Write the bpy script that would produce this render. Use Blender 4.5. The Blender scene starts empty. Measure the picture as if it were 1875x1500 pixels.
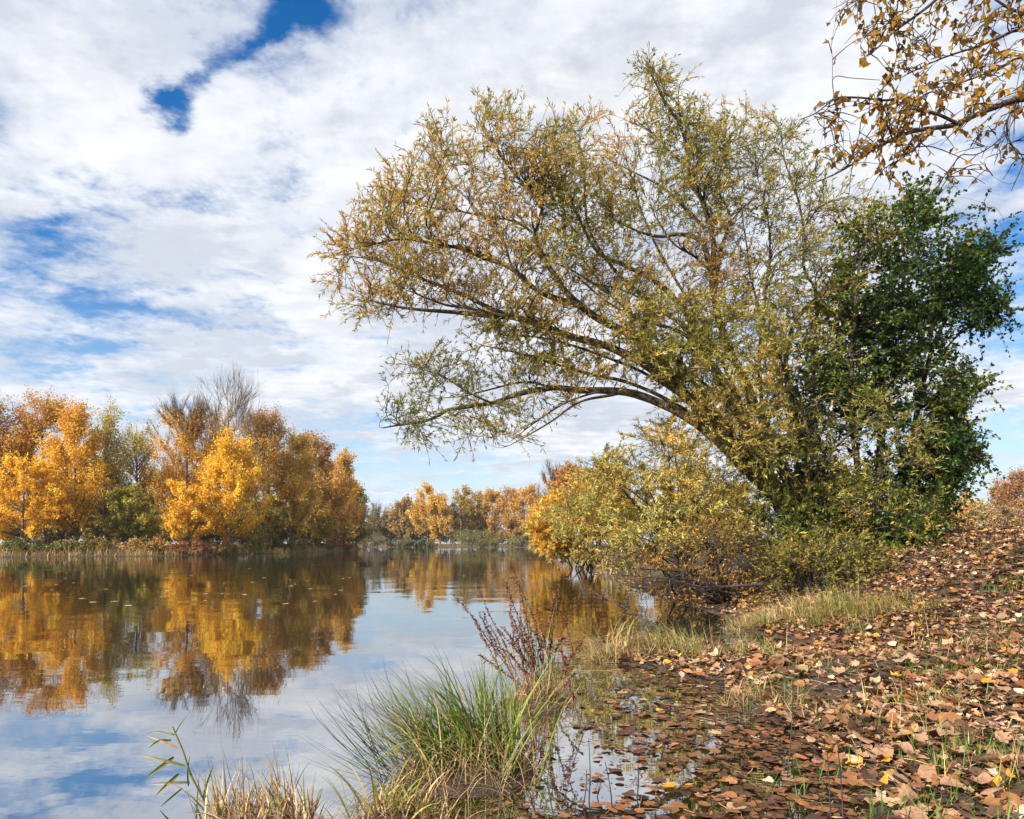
import bpy, math, random
import numpy as np
from mathutils import Vector

sc = bpy.context.scene
COL = sc.collection
R = math.radians

# ------------------------------------------------------------------ camera
F, CX, YH, CH = 1250.0, 937.5, 994.0, 1.15        # focal length (photo pixels), centre, horizon row, eye height
cam_d = bpy.data.cameras.new('camera')
cam_d.sensor_fit = 'HORIZONTAL'; cam_d.sensor_width = 36; cam_d.lens = 36 * F / 1875
cam_d.shift_y = (YH - 750) / 1875
cam_d.clip_start = 0.05; cam_d.clip_end = 3000
cam = bpy.data.objects.new('camera', cam_d); COL.objects.link(cam)
cam.location = (0, 0, CH); cam.rotation_euler = (math.pi / 2, 0, 0)
sc.camera = cam

# ------------------------------------------------------------------ exposure / render
sc.view_settings.view_transform = 'Standard'; sc.view_settings.look = 'None'
sc.view_settings.exposure = 0.86; sc.view_settings.gamma = 1.0
sc.render.engine = 'CYCLES'
cy = sc.cycles
cy.max_bounces = 5; cy.diffuse_bounces = 2; cy.glossy_bounces = 2; cy.transmission_bounces = 3
cy.transparent_max_bounces = 4; cy.caustics_reflective = False; cy.caustics_refractive = False
cy.use_denoising = True
cy.sample_clamp_indirect = 4

# ------------------------------------------------------------------ sun
SUN_EL, SUN_AZ = 34.0, -132.0                      # azimuth clockwise from +Y: behind the camera, to its left
sl = bpy.data.lights.new('sun', 'SUN'); sl.energy = 5.0; sl.angle = R(0.6); sl.color = (1.0, 0.93, 0.82)
so = bpy.data.objects.new('sun', sl); COL.objects.link(so)
to_sun = Vector((math.sin(R(SUN_AZ)) * math.cos(R(SUN_EL)), math.cos(R(SUN_AZ)) * math.cos(R(SUN_EL)), math.sin(R(SUN_EL))))
so.rotation_euler = to_sun.to_track_quat('Z', 'Y').to_euler()
so.location = to_sun * 60

# ------------------------------------------------------------------ node helper
class NT:
    def __init__(self, tree): self.t = tree; self.n = tree.nodes; self.l = tree.links
    def new(self, typ, **kw):
        nd = self.n.new(typ)
        for k, v in kw.items(): setattr(nd, k, v)
        return nd
    def put(self, sock, v):
        if v is None: return
        if hasattr(v, 'links'): self.l.new(v, sock)
        else: sock.default_value = v
    def m(self, op, a, b=None, c=None, clamp=False):
        nd = self.new('ShaderNodeMath', operation=op, use_clamp=clamp)
        self.put(nd.inputs[0], a); self.put(nd.inputs[1], b); self.put(nd.inputs[2], c)
        return nd.outputs[0]
    def noise(self, vec, scale, detail=6, rough=.55, dist=0.0, dim='3D'):
        nd = self.new('ShaderNodeTexNoise', noise_dimensions=dim)
        self.put(nd.inputs['Vector'], vec); nd.inputs['Scale'].default_value = scale
        nd.inputs['Detail'].default_value = detail; nd.inputs['Roughness'].default_value = rough
        nd.inputs['Distortion'].default_value = dist
        return nd.outputs[0]
    def ss(self, v, a, b, lo=0.0, hi=1.0):
        nd = self.new('ShaderNodeMapRange', interpolation_type='SMOOTHSTEP')
        self.put(nd.inputs[0], v); nd.inputs[1].default_value = a; nd.inputs[2].default_value = b
        nd.inputs[3].default_value = lo; nd.inputs[4].default_value = hi
        return nd.outputs[0]
    def mix(self, f, a, b, blend='MIX'):
        nd = self.new('ShaderNodeMix', data_type='RGBA', blend_type=blend)
        self.put(nd.inputs[0], f)
        for s, v in ((nd.inputs[6], a), (nd.inputs[7], b)):
            self.put(s, (v[0], v[1], v[2], 1) if isinstance(v, tuple) else v)
        return nd.outputs[2]
    def xyz(self, x, y, z):
        nd = self.new('ShaderNodeCombineXYZ')
        self.put(nd.inputs[0], x); self.put(nd.inputs[1], y); self.put(nd.inputs[2], z)
        return nd.outputs[0]

# ------------------------------------------------------------------ sky: Nishita with a broken layer of altocumulus
w = bpy.data.worlds.new('World'); sc.world = w; w.use_nodes = True
N = NT(w.node_tree); N.n.clear()
sky = N.new('ShaderNodeTexSky', sky_type='NISHITA', sun_disc=False)
sky.sun_elevation = R(SUN_EL); sky.sun_rotation = R(SUN_AZ); sky.air_density = 1.0; sky.dust_density = .4; sky.ozone_density = 2.0
hs = N.new('ShaderNodeHueSaturation'); hs.inputs['Hue'].default_value = .505; hs.inputs['Saturation'].default_value = 1.45; hs.inputs['Value'].default_value = 1.0
N.l.new(sky.outputs[0], hs.inputs['Color'])
tc = N.new('ShaderNodeTexCoord')
nrm = N.new('ShaderNodeVectorMath', operation='NORMALIZE'); N.l.new(tc.outputs['Generated'], nrm.inputs[0])
sp = N.new('ShaderNodeSeparateXYZ'); N.l.new(nrm.outputs[0], sp.inputs[0])
dx, dy, dz = sp.outputs
zz = N.m('ADD', N.m('MAXIMUM', dz, 0.0), 0.12)
u = N.m('DIVIDE', dx, zz); v = N.m('DIVIDE', dy, zz)
plane = N.xyz(u, v, 0.0)                            # a flat cloud layer seen from below
ya = N.m('MAXIMUM', N.m('ABSOLUTE', dy), 0.08)
p = N.m('DIVIDE', dx, ya); q = N.m('DIVIDE', dz, ya)  # bearing and height, for where the big gaps lie
big = N.noise(plane, 1.1, 10, .64, .15)
wisp = N.noise(N.xyz(u, v, 4.1), 20, 6, .65, .3)
puff = N.noise(N.xyz(u, v, 1.3), 7.5, 8, .66, .2)
fine = N.noise(N.xyz(u, N.m('MULTIPLY', v, 1.5), 3.7), 3.4, 9, .62, .1)
warp1 = N.m('SUBTRACT', N.noise(plane, 2.6, 9, .66), .5)
warp2 = N.m('SUBTRACT', N.noise(N.xyz(u, v, 9.0), 2.6, 9, .66), .5)
pw = N.m('MULTIPLY_ADD', warp1, .20, p); qw = N.m('MULTIPLY_ADD', warp2, .20, q)
def blob(px, py, rx, ry, ang, amp):
    a = R(ang); p0 = (px - CX) / F; q0 = (YH - py) / F
    du = N.m('SUBTRACT', pw, p0); dv = N.m('SUBTRACT', qw, q0)
    s = N.m('ADD', N.m('MULTIPLY', du, math.cos(a)), N.m('MULTIPLY', dv, math.sin(a)))
    t = N.m('SUBTRACT', N.m('MULTIPLY', dv, math.cos(a)), N.m('MULTIPLY', du, math.sin(a)))
    s = N.m('DIVIDE', s, rx / F); t = N.m('DIVIDE', t, ry / F)
    r2 = N.m('ADD', N.m('MULTIPLY', s, s), N.m('MULTIPLY', t, t))
    return N.m('MULTIPLY', N.m('EXPONENT', N.m('MULTIPLY', r2, -1.0)), amp)
acc = None
for b in [(570, 20, 84, 46, 0, -.56), (480, 75, 60, 26, 40, -.36), (385, 125, 50, 26, 35, -.44), (318, 178, 42, 38, 0, -.56), (345, 215, 26, 34, 0, -.30),
          (80, 430, 110, 44, 10, -.24), (40, 510, 90, 40, 0, -.32), (190, 455, 80, 40, -20, -.20), (330, 375, 110, 26, -5, -.18), (270, 560, 190, 46, 0, -.30),
          (90, 640, 170, 28, -6, -.26), (480, 600, 110, 26, 0, -.18), (740, 235, 40, 35, 0, -.18), (520, 350, 60, 18, 0, -.14), (200, 640, 150, 22, 0, -.14), (400, 690, 160, 20, 0, -.12),
          (1850, 500, 170, 130, 0, -.34), (1900, 640, 170, 60, 0, -.3), (1800, 850, 200, 90, 0, -.35), (1840, 330, 60, 30, 20, -.18),
          (700, 860, 420, 75, 0, -.34), (150, 760, 260, 40, 0, -.25),
          (1860, 375, 120, 30, 25, .28), (1870, 725, 130, 28, 18, .40), (1040, 805, 190, 38, 0, .34), (640, 720, 260, 30, 0, .22),
          (900, 330, 380, 200, 20, .26), (1300, 150, 420, 200, 0, .30), (150, 230, 230, 110, 15, .26), (650, 480, 200, 90, 20, .24), (120, 60, 200, 80, 0, .20), (1000, 650, 240, 120, 0, .2)]:
    t = blob(*b); acc = t if acc is None else N.m('ADD', acc, t)
dens = N.m('ADD', N.m('MULTIPLY_ADD', N.m('SUBTRACT', fine, .5), 1.05, N.m('MULTIPLY', N.m('SUBTRACT', big, .5), .85)), .16)
dens = N.m('MULTIPLY_ADD', N.m('SUBTRACT', puff, .5), .85, dens)
dens = N.m('ADD', dens, acc)
dens = N.m('MULTIPLY_ADD', N.m('SUBTRACT', wisp, .5), .40, dens)
cover = N.ss(dens, -.34, .24)
thick = N.ss(dens, .08, .72)
tex = N.noise(N.xyz(N.m('ADD', u, .35), N.m('ADD', v, .5), 5.0), 2.1, 9, .62, .1)
fold = N.ss(N.m('SUBTRACT', fine, N.noise(N.xyz(N.m('ADD', u, .06), N.m('MULTIPLY_ADD', v, 1.5, .06), 3.7), 3.4, 9, .62, .1)), -.12, .12)
grey = N.m('ADD', N.m('MULTIPLY', N.ss(tex, .43, .62), .72), N.m('MULTIPLY', fold, .50), clamp=True)
lit = N.mix(grey, (.97, .97, .975), (.60, .64, .73))
cloud = N.mix(N.m('MULTIPLY', N.m('SUBTRACT', 1.0, thick), .30), lit, (.72, .80, .93))
horizon = N.ss(dz, .0, .34, 1.0, 0.0)
air = N.m('MULTIPLY', horizon, .35)
bg_sky = N.new('ShaderNodeBackground'); N.l.new(N.mix(N.ss(dz, .0, .36, .8, 0.0), hs.outputs[0], (4.2, 5.2, 6.1)), bg_sky.inputs[0]); bg_sky.inputs[1].default_value = .092
bg_cl = N.new('ShaderNodeBackground'); N.l.new(cloud, bg_cl.inputs[0]); bg_cl.inputs[1].default_value = .605
mixs = N.new('ShaderNodeMixShader')
N.l.new(cover, mixs.inputs[0]); N.l.new(bg_sky.outputs[0], mixs.inputs[1]); N.l.new(bg_cl.outputs[0], mixs.inputs[2])
out = N.new('ShaderNodeOutputWorld'); N.l.new(mixs.outputs[0], out.inputs[0])

# ------------------------------------------------------------------ mesh / object helpers
def P(px, py, Y):
    return np.array(((px - CX) / F * Y, Y, CH + (YH - py) / F * Y))

def tag(o, label=None, cat=None, group=None, kind=None):
    if label: o['label'] = label
    if cat: o['category'] = cat
    if group: o['group'] = group
    if kind: o['kind'] = kind
    return o

def empty(name, loc, label, cat, group=None):
    o = bpy.data.objects.new(name, None); COL.objects.link(o); o.location = loc
    o.empty_display_size = .2
    return tag(o, label, cat, group)

class MB:
    """collects quads / tris with a per-vertex colour, links them as ONE mesh object"""
    def __init__(self): self.V = []; self.Q = []; self.T = []; self.C = []; self.n = 0
    def add(self, V, Q=None, T=None, C=(.5, .5, .5)):
        V = np.asarray(V, float).reshape(-1, 3)
        C = np.asarray(C, float)
        if C.ndim == 1: C = np.tile(C, (len(V), 1))
        if Q is not None and len(Q): self.Q.append(np.asarray(Q, int) + self.n)
        if T is not None and len(T): self.T.append(np.asarray(T, int) + self.n)
        self.V.append(V); self.C.append(C); self.n += len(V)
    def build(self, name, mat, parent=None, smooth=False, origin=None):
        V = np.concatenate(self.V); C = np.concatenate(self.C)
        if origin is not None: V = V - np.asarray(origin)
        me = bpy.data.meshes.new(name)
        Q = np.concatenate(self.Q) if self.Q else np.zeros((0, 4), int)
        T = np.concatenate(self.T) if self.T else np.zeros((0, 3), int)
        me.vertices.add(len(V)); me.vertices.foreach_set('co', V.astype(np.float32).ravel())
        loops = np.concatenate([Q.ravel(), T.ravel()]).astype(np.int32)
        me.loops.add(len(loops)); me.loops.foreach_set('vertex_index', loops)
        nq, ntr = len(Q), len(T)
        st = np.concatenate([np.arange(nq) * 4, nq * 4 + np.arange(ntr) * 3]).astype(np.int32)
        me.polygons.add(nq + ntr); me.polygons.foreach_set('loop_start', st)
        me.update(calc_edges=True)
        if smooth: me.polygons.foreach_set('use_smooth', np.ones(nq + ntr, bool))
        at = me.color_attributes.new('tint', 'FLOAT_COLOR', 'POINT')
        at.data.foreach_set('color', np.concatenate([C, np.ones((len(C), 1))], 1).astype(np.float32).ravel())
        me.materials.append(mat)
        o = bpy.data.objects.new(name, me); COL.objects.link(o)
        if parent is not None: o.parent = parent
        return o

def unit(a): return a / np.maximum(np.linalg.norm(a, axis=-1, keepdims=True), 1e-9)

def tubes(Ps, Rs, m=4, C=(.5, .5, .5)):
    """n polylines of k points at once"""
    Ps = np.asarray(Ps, float); Rs = np.asarray(Rs, float)
    n, k, _ = Ps.shape
    t = unit(np.gradient(Ps, axis=1))
    mean = unit(Ps[:, -1] - Ps[:, 0])
    ref = np.where(np.abs(mean[:, 2:3]) > .8, np.array([[1., .13, 0]]), np.array([[0.1, 0.2, 1.]]))[:, None, :]
    a = unit(np.cross(t, np.broadcast_to(ref, t.shape))); b = np.cross(t, a)
    an = np.arange(m) / m * 2 * np.pi
    V = Ps[:, :, None, :] + Rs[:, :, None, None] * (a[:, :, None, :] * np.cos(an)[None, None, :, None] + b[:, :, None, :] * np.sin(an)[None, None, :, None])
    idx = np.arange(n * k * m).reshape(n, k, m)
    q = np.stack([idx[:, :-1, :], np.roll(idx[:, :-1, :], -1, 2), np.roll(idx[:, 1:, :], -1, 2), idx[:, 1:, :]], -1).reshape(-1, 4)
    C = np.asarray(C, float)
    if C.ndim == 2: C = np.repeat(C, k * m, 0)
    return V.reshape(-1, 3), q, None, C

def leaves(pts, dirs, L, W, C, rng, flat=0.0, fold=.25):
    """pointed four-sided leaves, slightly folded along the midrib"""
    n = len(pts); d = unit(dirs)
    r = rng.normal(size=(n, 3)); r[:, 2] += flat * 3
    nr = unit(r - (r * d).sum(1, keepdims=True) * d)
    s = np.cross(d, nr)
    L = np.broadcast_to(np.asarray(L, float), (n,))[:, None]; W = np.broadcast_to(np.asarray(W, float), (n,))[:, None]
    mid = pts + d * L * .42
    V = np.stack([pts, mid + s * W * .5 + nr * W * fold, pts + d * L, mid - s * W * .5 + nr * W * fold], 1).reshape(-1, 3)
    return V, np.arange(4 * n).reshape(n, 4), None, np.repeat(C, 4, 0)

def blades(base, az, length, lean, curve, width, C0, C1, k=7, twist=0.0, rng=None):
    """grass blades: each a tapering strip bending over along its azimuth"""
    n = len(base)
    s = np.linspace(0, 1, k)
    th = lean[:, None] + curve[:, None] * s[None, :] ** 1.4
    ds = length[:, None] / (k - 1)
    h = np.concatenate([np.zeros((n, 1)), np.cumsum(np.sin(th[:, :-1]) * ds, 1)], 1)
    z = np.concatenate([np.zeros((n, 1)), np.cumsum(np.cos(th[:, :-1]) * ds, 1)], 1)
    dirv = np.stack([np.cos(az), np.sin(az), np.zeros(n)], 1)
    pts = base[:, None, :] + h[:, :, None] * dirv[:, None, :] + z[:, :, None] * np.array([0, 0, 1.])
    side = np.stack([-np.sin(az + twist), np.cos(az + twist), np.zeros(n)], 1)
    wd = width[:, None] * (1 - s[None, :] ** 1.8 * .93) * (.55 + .45 * np.minimum(s * 4, 1))[None, :]
    A = pts + side[:, None, :] * wd[:, :, None] * .5; B = pts - side[:, None, :] * wd[:, :, None] * .5
    V = np.stack([A, B], 2).reshape(-1, 3)
    idx = np.arange(n * k * 2).reshape(n, k, 2)
    q = np.stack([idx[:, :-1, 0], idx[:, :-1, 1], idx[:, 1:, 1], idx[:, 1:, 0]], -1).reshape(-1, 4)
    C = C0[:, None, :] * (1 - s[None, :, None]) + C1[:, None, :] * s[None, :, None]
    return V, q, None, np.repeat(C.reshape(-1, 3), 2, 0)

def spline(pts, k):
    """Catmull-Rom through pts, k samples evenly spaced in length"""
    pts = np.asarray(pts, float)
    if len(pts) == 2: pts = np.stack([pts[0], (pts[0] + pts[1]) / 2, pts[1]])
    E = np.concatenate([[2 * pts[0] - pts[1]], pts, [2 * pts[-1] - pts[-2]]])
    o = []
    for i in range(1, len(E) - 2):
        for t in np.linspace(0, 1, 9)[:-1]:
            a, b, c, d = E[i - 1], E[i], E[i + 1], E[i + 2]
            o.append(.5 * (2 * b + (c - a) * t + (2 * a - 5 * b + 4 * c - d) * t * t + (3 * b - a - 3 * c + d) * t ** 3))
    o.append(pts[-1]); o = np.array(o)
    s = np.concatenate([[0], np.cumsum(np.linalg.norm(np.diff(o, axis=0), axis=1))])
    x = np.linspace(0, s[-1], k)
    return np.stack([np.interp(x, s, o[:, j]) for j in range(o.shape[1])], 1)

def in_poly(x, y, poly):
    poly = np.asarray(poly, float); ins = np.zeros(np.shape(x), bool)
    for i in range(len(poly)):
        x1, y1 = poly[i]; x2, y2 = poly[(i + 1) % len(poly)]
        c = ((y1 > y) != (y2 > y)) & (x < (x2 - x1) * (y - y1) / (y2 - y1 + 1e-12) + x1)
        ins ^= c
    return ins

def poly_dist(x, y, poly):
    poly = np.asarray(poly, float); best = np.full(np.shape(x), 1e9)
    for i in range(len(poly)):
        x1, y1 = poly[i]; x2, y2 = poly[(i + 1) % len(poly)]
        ex, ey = x2 - x1, y2 - y1
        t = np.clip(((x - x1) * ex + (y - y1) * ey) / (ex * ex + ey * ey), 0, 1)
        best = np.minimum(best, np.hypot(x - x1 - t * ex, y - y1 - t * ey))
    return best

def sstep(a, b, x):
    t = np.clip((x - a) / (b - a), 0, 1); return t * t * (3 - 2 * t)

def wob(P3, f, seed=0):
    """cheap smooth 3-D noise in -1..1"""
    r = np.random.default_rng(seed); s = 0
    for i in range(5):
        d = r.normal(size=3); d /= np.linalg.norm(d); ph = r.uniform(0, 6.28); fr = f * r.uniform(.6, 1.7)
        d2 = r.normal(size=3)
        s = s + np.sin(P3 @ d * fr + ph + 1.2 * np.sin(P3 @ d2 * fr * .5))
    return s / 3.2

def jit(c, n, rng, v=.18, h=.06):
    c = np.asarray(c, float)
    C = np.tile(c, (n, 1)) if c.ndim == 1 else c.copy()
    C *= np.exp(rng.normal(0, v, (n, 1))); C *= np.exp(rng.normal(0, h, (n, 3)))
    return np.clip(C, .002, .9)

def pick(cols, wts, n, rng):
    cols = np.array(cols); i = rng.choice(len(cols), n, p=np.array(wts) / np.sum(wts)); return cols[i]

# ------------------------------------------------------------------ materials
def leaf_mat(name, trans=.35, rough=.55, spec=.25, glow=1.25):
    m = bpy.data.materials.new(name); m.use_nodes = True; n = NT(m.node_tree); n.n.clear()
    a = n.new('ShaderNodeAttribute', attribute_name='tint')
    geo = n.new('ShaderNodeNewGeometry')
    nz = n.noise(geo.outputs['Position'], 55, 3)
    c = n.mix(.5, a.outputs['Color'], n.mix(n.ss(nz, .3, .7), (.35, .35, .35), (.65, .65, .65)), 'OVERLAY')
    b = n.new('ShaderNodeBsdfPrincipled'); n.l.new(c, b.inputs['Base Color'])
    b.inputs['Roughness'].default_value = rough; b.inputs['Specular IOR Level'].default_value = spec
    t = n.new('ShaderNodeBsdfTranslucent')
    n.l.new(n.mix(1.0, c, (glow, glow, glow * .75), 'MULTIPLY'), t.inputs[0])
    x = n.new('ShaderNodeMixShader'); x.inputs[0].default_value = trans
    n.l.new(b.outputs[0], x.inputs[1]); n.l.new(t.outputs[0], x.inputs[2])
    o = n.new('ShaderNodeOutputMaterial'); n.l.new(x.outputs[0], o.inputs[0])
    return m

def bark_mat(name, dark, light, moss=None, scale=14):
    m = bpy.data.materials.new(name); m.use_nodes = True; n = NT(m.node_tree)
    b = n.n['Principled BSDF']; geo = n.new('ShaderNodeNewGeometry')
    mp = n.new('ShaderNodeMapping'); n.l.new(geo.outputs['Position'], mp.inputs[0]); mp.inputs['Scale'].default_value = (1, 1, .45)
    a = n.noise(mp.outputs[0], scale, 8, .65, .6); f = n.noise(mp.outputs[0], scale * 5, 4, .6)
    c = n.mix(n.ss(a, .36, .64), dark, light)
    if moss: c = n.mix(n.m('MULTIPLY', n.ss(n.noise(geo.outputs['Position'], 5, 5), .52, .68), .6), c, moss)
    n.l.new(c, b.inputs['Base Color']); b.inputs['Roughness'].default_value = .9
    bp = n.new('ShaderNodeBump'); bp.inputs['Strength'].default_value = .9; bp.inputs['Distance'].default_value = .02
    n.l.new(n.m('ADD', a, n.m('MULTIPLY', f, .4)), bp.inputs['Height']); n.l.new(bp.outputs[0], b.inputs['Normal'])
    return m

M_LEAF = leaf_mat('tree_leaves')
M_NEAR = leaf_mat('near_leaves', .42)
M_DARKLEAF = leaf_mat('glossy_green_leaves', .34, .42, .4)
M_GRASS = leaf_mat('grass_blades', .3, .5, .35)
M_LITTER = leaf_mat('dry_leaves', .12, .7, .25, 1.0)
M_BARK = bark_mat('willow_bark', (.028, .019, .013), (.115, .082, .058), (.20, .15, .04))
M_FARBARK = bark_mat('poplar_bark', (.075, .052, .038), (.22, .165, .125), None, 6)
M_TWIG = bark_mat('twig_bark', (.030, .020, .016), (.085, .06, .05), None, 20)

# ------------------------------------------------------------------ terrain
LAKE = [(-150, -4), (-20, 1.3), (-3, 2.45), (-1.6, 2.78), (-1.0, 2.84), (-.35, 2.55), (.45, 2.2), (1.42, 2.1), (1.56, 3.0), (1.68, 4.0), (1.66, 5.2), (1.32, 6.2), (.85, 6.7),
        (1.0, 8.0), (1.7, 8.1), (2.5, 7.6), (3.2, 7.2), (3.5, 7.7), (3.0, 8.8), (3.3, 11), (3.1, 15), (3.0, 22), (4, 40), (6, 90), (5, 150), (0, 186),
        (-41, 186), (-35, 150), (-27.5, 125), (-23.8, 100), (-24, 80), (-27, 66), (-32, 58), (-41, 54), (-70, 46), (-150, 36)]
MOUNDS = [(-.22, 3.42, .38, .10), (.17, 4.9, .30, .09), (-1.0, 2.72, .30, .05), (1.55, 7.2, .6, .05), (-.5, 2.75, .22, .07)]
def ground_z(X, Y):
    X = np.asarray(X, float); Y = np.asarray(Y, float)
    d = poly_dist(X, Y, LAKE); ins = in_poly(X, Y, LAKE)
    amp = .28 + 1.08 * sstep(.6, 7.5, X) * sstep(60, 20, Y) + .25 * sstep(20, 60, Y)
    t = np.clip(d / 6.0, 0, 1.2)
    rise = np.where(t < 1, t ** 1.55 * (1.9 - .9 * t), 1.0)
    P3 = np.stack([X, Y, 0 * X], -1)
    bump = .035 * wob(P3, 2.1, 3) * np.clip(d / .6, 0, 1) + .018 * wob(P3, 6, 4) * np.clip(d / .3, .0, 1)
    back = np.where(t >= 1, -.35 * sstep(7.5, 22, d) * sstep(3, 8, X), 0)
    z = np.where(ins, -.03 - .5 * np.clip(d, 0, 1.5), .012 + amp * rise + bump + back)
    for mx, my, mr, mh in MOUNDS:
        g = np.exp(-((X - mx) ** 2 + (Y - my) ** 2) / mr ** 2)
        z = np.maximum(z, (mh + .08) * g - .08)
    return z

def axis(segs):
    o = [np.arange(a, b, s) for a, b, s in segs]; return np.unique(np.concatenate(o).round(4))
gx = axis([(-320, -60, 20), (-60, -4, 3.5), (-4, -1.6, .3), (-1.6, 4.2, .07), (4.2, 14, .16), (14, 60, 3), (60, 321, 20)])
gy = axis([(-60, 0, 6), (0, 1.6, .4), (1.6, 8.8, .07), (8.8, 19, .16), (19, 60, 2), (60, 200, 4), (200, 421, 20)])
GX, GY = np.meshgrid(gx, gy)
GZ = ground_z(GX, GY)
b = MB(); ny, nx = GX.shape; idx = np.arange(nx * ny).reshape(ny, nx)
b.add(np.stack([GX, GY, GZ], -1), np.stack([idx[:-1, :-1], idx[:-1, 1:], idx[1:, 1:], idx[1:, :-1]], -1).reshape(-1, 4))
mg = bpy.data.materials.new('bank_soil'); mg.use_nodes = True; n = NT(mg.node_tree)
geo = n.new('ShaderNodeNewGeometry'); pos = geo.outputs['Position']
a1 = n.noise(pos, 1.3, 8, .6); a2 = n.noise(pos, 22, 7, .65); a3 = n.noise(pos, 90, 3)
c = n.mix(n.ss(a2, .35, .65), (.030, .019, .012), (.105, .062, .038))
c = n.mix(n.m('MULTIPLY', n.ss(a1, .5, .62), n.ss(a2, .4, .6)), c, (.075, .082, .022))
c = n.mix(n.m('MULTIPLY', n.ss(a3, .5, .7), .4), c, (.21, .13, .08))
n.l.new(c, n.n['Principled BSDF'].inputs['Base Color']); n.n['Principled BSDF'].inputs['Roughness'].default_value = .85
bp = n.new('ShaderNodeBump'); bp.inputs['Strength'].default_value = 1; bp.inputs['Distance'].default_value = .04
n.l.new(n.m('ADD', a2, n.m('MULTIPLY', a3, .5)), bp.inputs['Height']); n.l.new(bp.outputs[0], n.n['Principled BSDF'].inputs['Normal'])
tag(b.build('ground', mg, None, True), kind='structure')

# ------------------------------------------------------------------ water
mw = bpy.data.materials.new('lake_water'); mw.use_nodes = True; n = NT(mw.node_tree); n.n.clear()
geo = n.new('ShaderNodeNewGeometry'); pos = geo.outputs['Position']
mp = n.new('ShaderNodeMapping'); n.l.new(pos, mp.inputs[0]); mp.inputs['Scale'].default_value = (.55, 1, 1)
h1 = n.noise(mp.outputs[0], 2.2, 3, .5, .3); h2 = n.noise(mp.outputs[0], .55, 2, .5); h3 = n.noise(mp.outputs[0], 9.0, 2, .5)
calm = n.ss(n.noise(pos, .09, 4), .40, .66, .30, 1.7)
hh = n.m('ADD', n.m('ADD', n.m('MULTIPLY', h1, .0042), n.m('MULTIPLY', h2, .011)), n.m('MULTIPLY', h3, .0006))
bp = n.new('ShaderNodeBump'); bp.inputs['Distance'].default_value = 1.0; n.l.new(n.m('MULTIPLY', hh, calm), bp.inputs['Height']); bp.inputs['Strength'].default_value = .8
gl = n.new('ShaderNodeBsdfGlossy'); gl.inputs['Roughness'].default_value = .012; gl.inputs['Color'].default_value = (.96, .97, .98, 1); n.l.new(bp.outputs[0], gl.inputs['Normal'])
df = n.new('ShaderNodeBsdfDiffuse'); df.inputs['Color'].default_value = (.020, .017, .010, 1)
fr = n.new('ShaderNodeFresnel'); fr.inputs['IOR'].default_value = 7.0; n.l.new(bp.outputs[0], fr.inputs['Normal'])
x = n.new('ShaderNodeMixShader'); n.l.new(n.m('MULTIPLY_ADD', fr.outputs[0], .66, .34), x.inputs[0]); n.l.new(df.outputs[0], x.inputs[1]); n.l.new(gl.outputs[0], x.inputs[2])
o = n.new('ShaderNodeOutputMaterial'); n.l.new(x.outputs[0], o.inputs[0])
b = MB(); b.add([(-319, -59, 0), (319, -59, 0), (319, 418, 0), (-319, 418, 0)], [(0, 1, 2, 3)])
tag(b.build('lake_water', mw), kind='structure')

# ------------------------------------------------------------------ far trees
GOLD = (.78, .46, .045); ORANGE = (.70, .37, .05); BRONZE = (.52, .29, .085); OLIVE = (.31, .24, .05); GREEN = (.17, .19, .04)
GREYG = (.17, .165, .085); GREYB = (.20, .155, .11); PALE = (.46, .32, .10); DGREEN = (.09, .105, .03); RUST = (.30, .125, .045)

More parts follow.
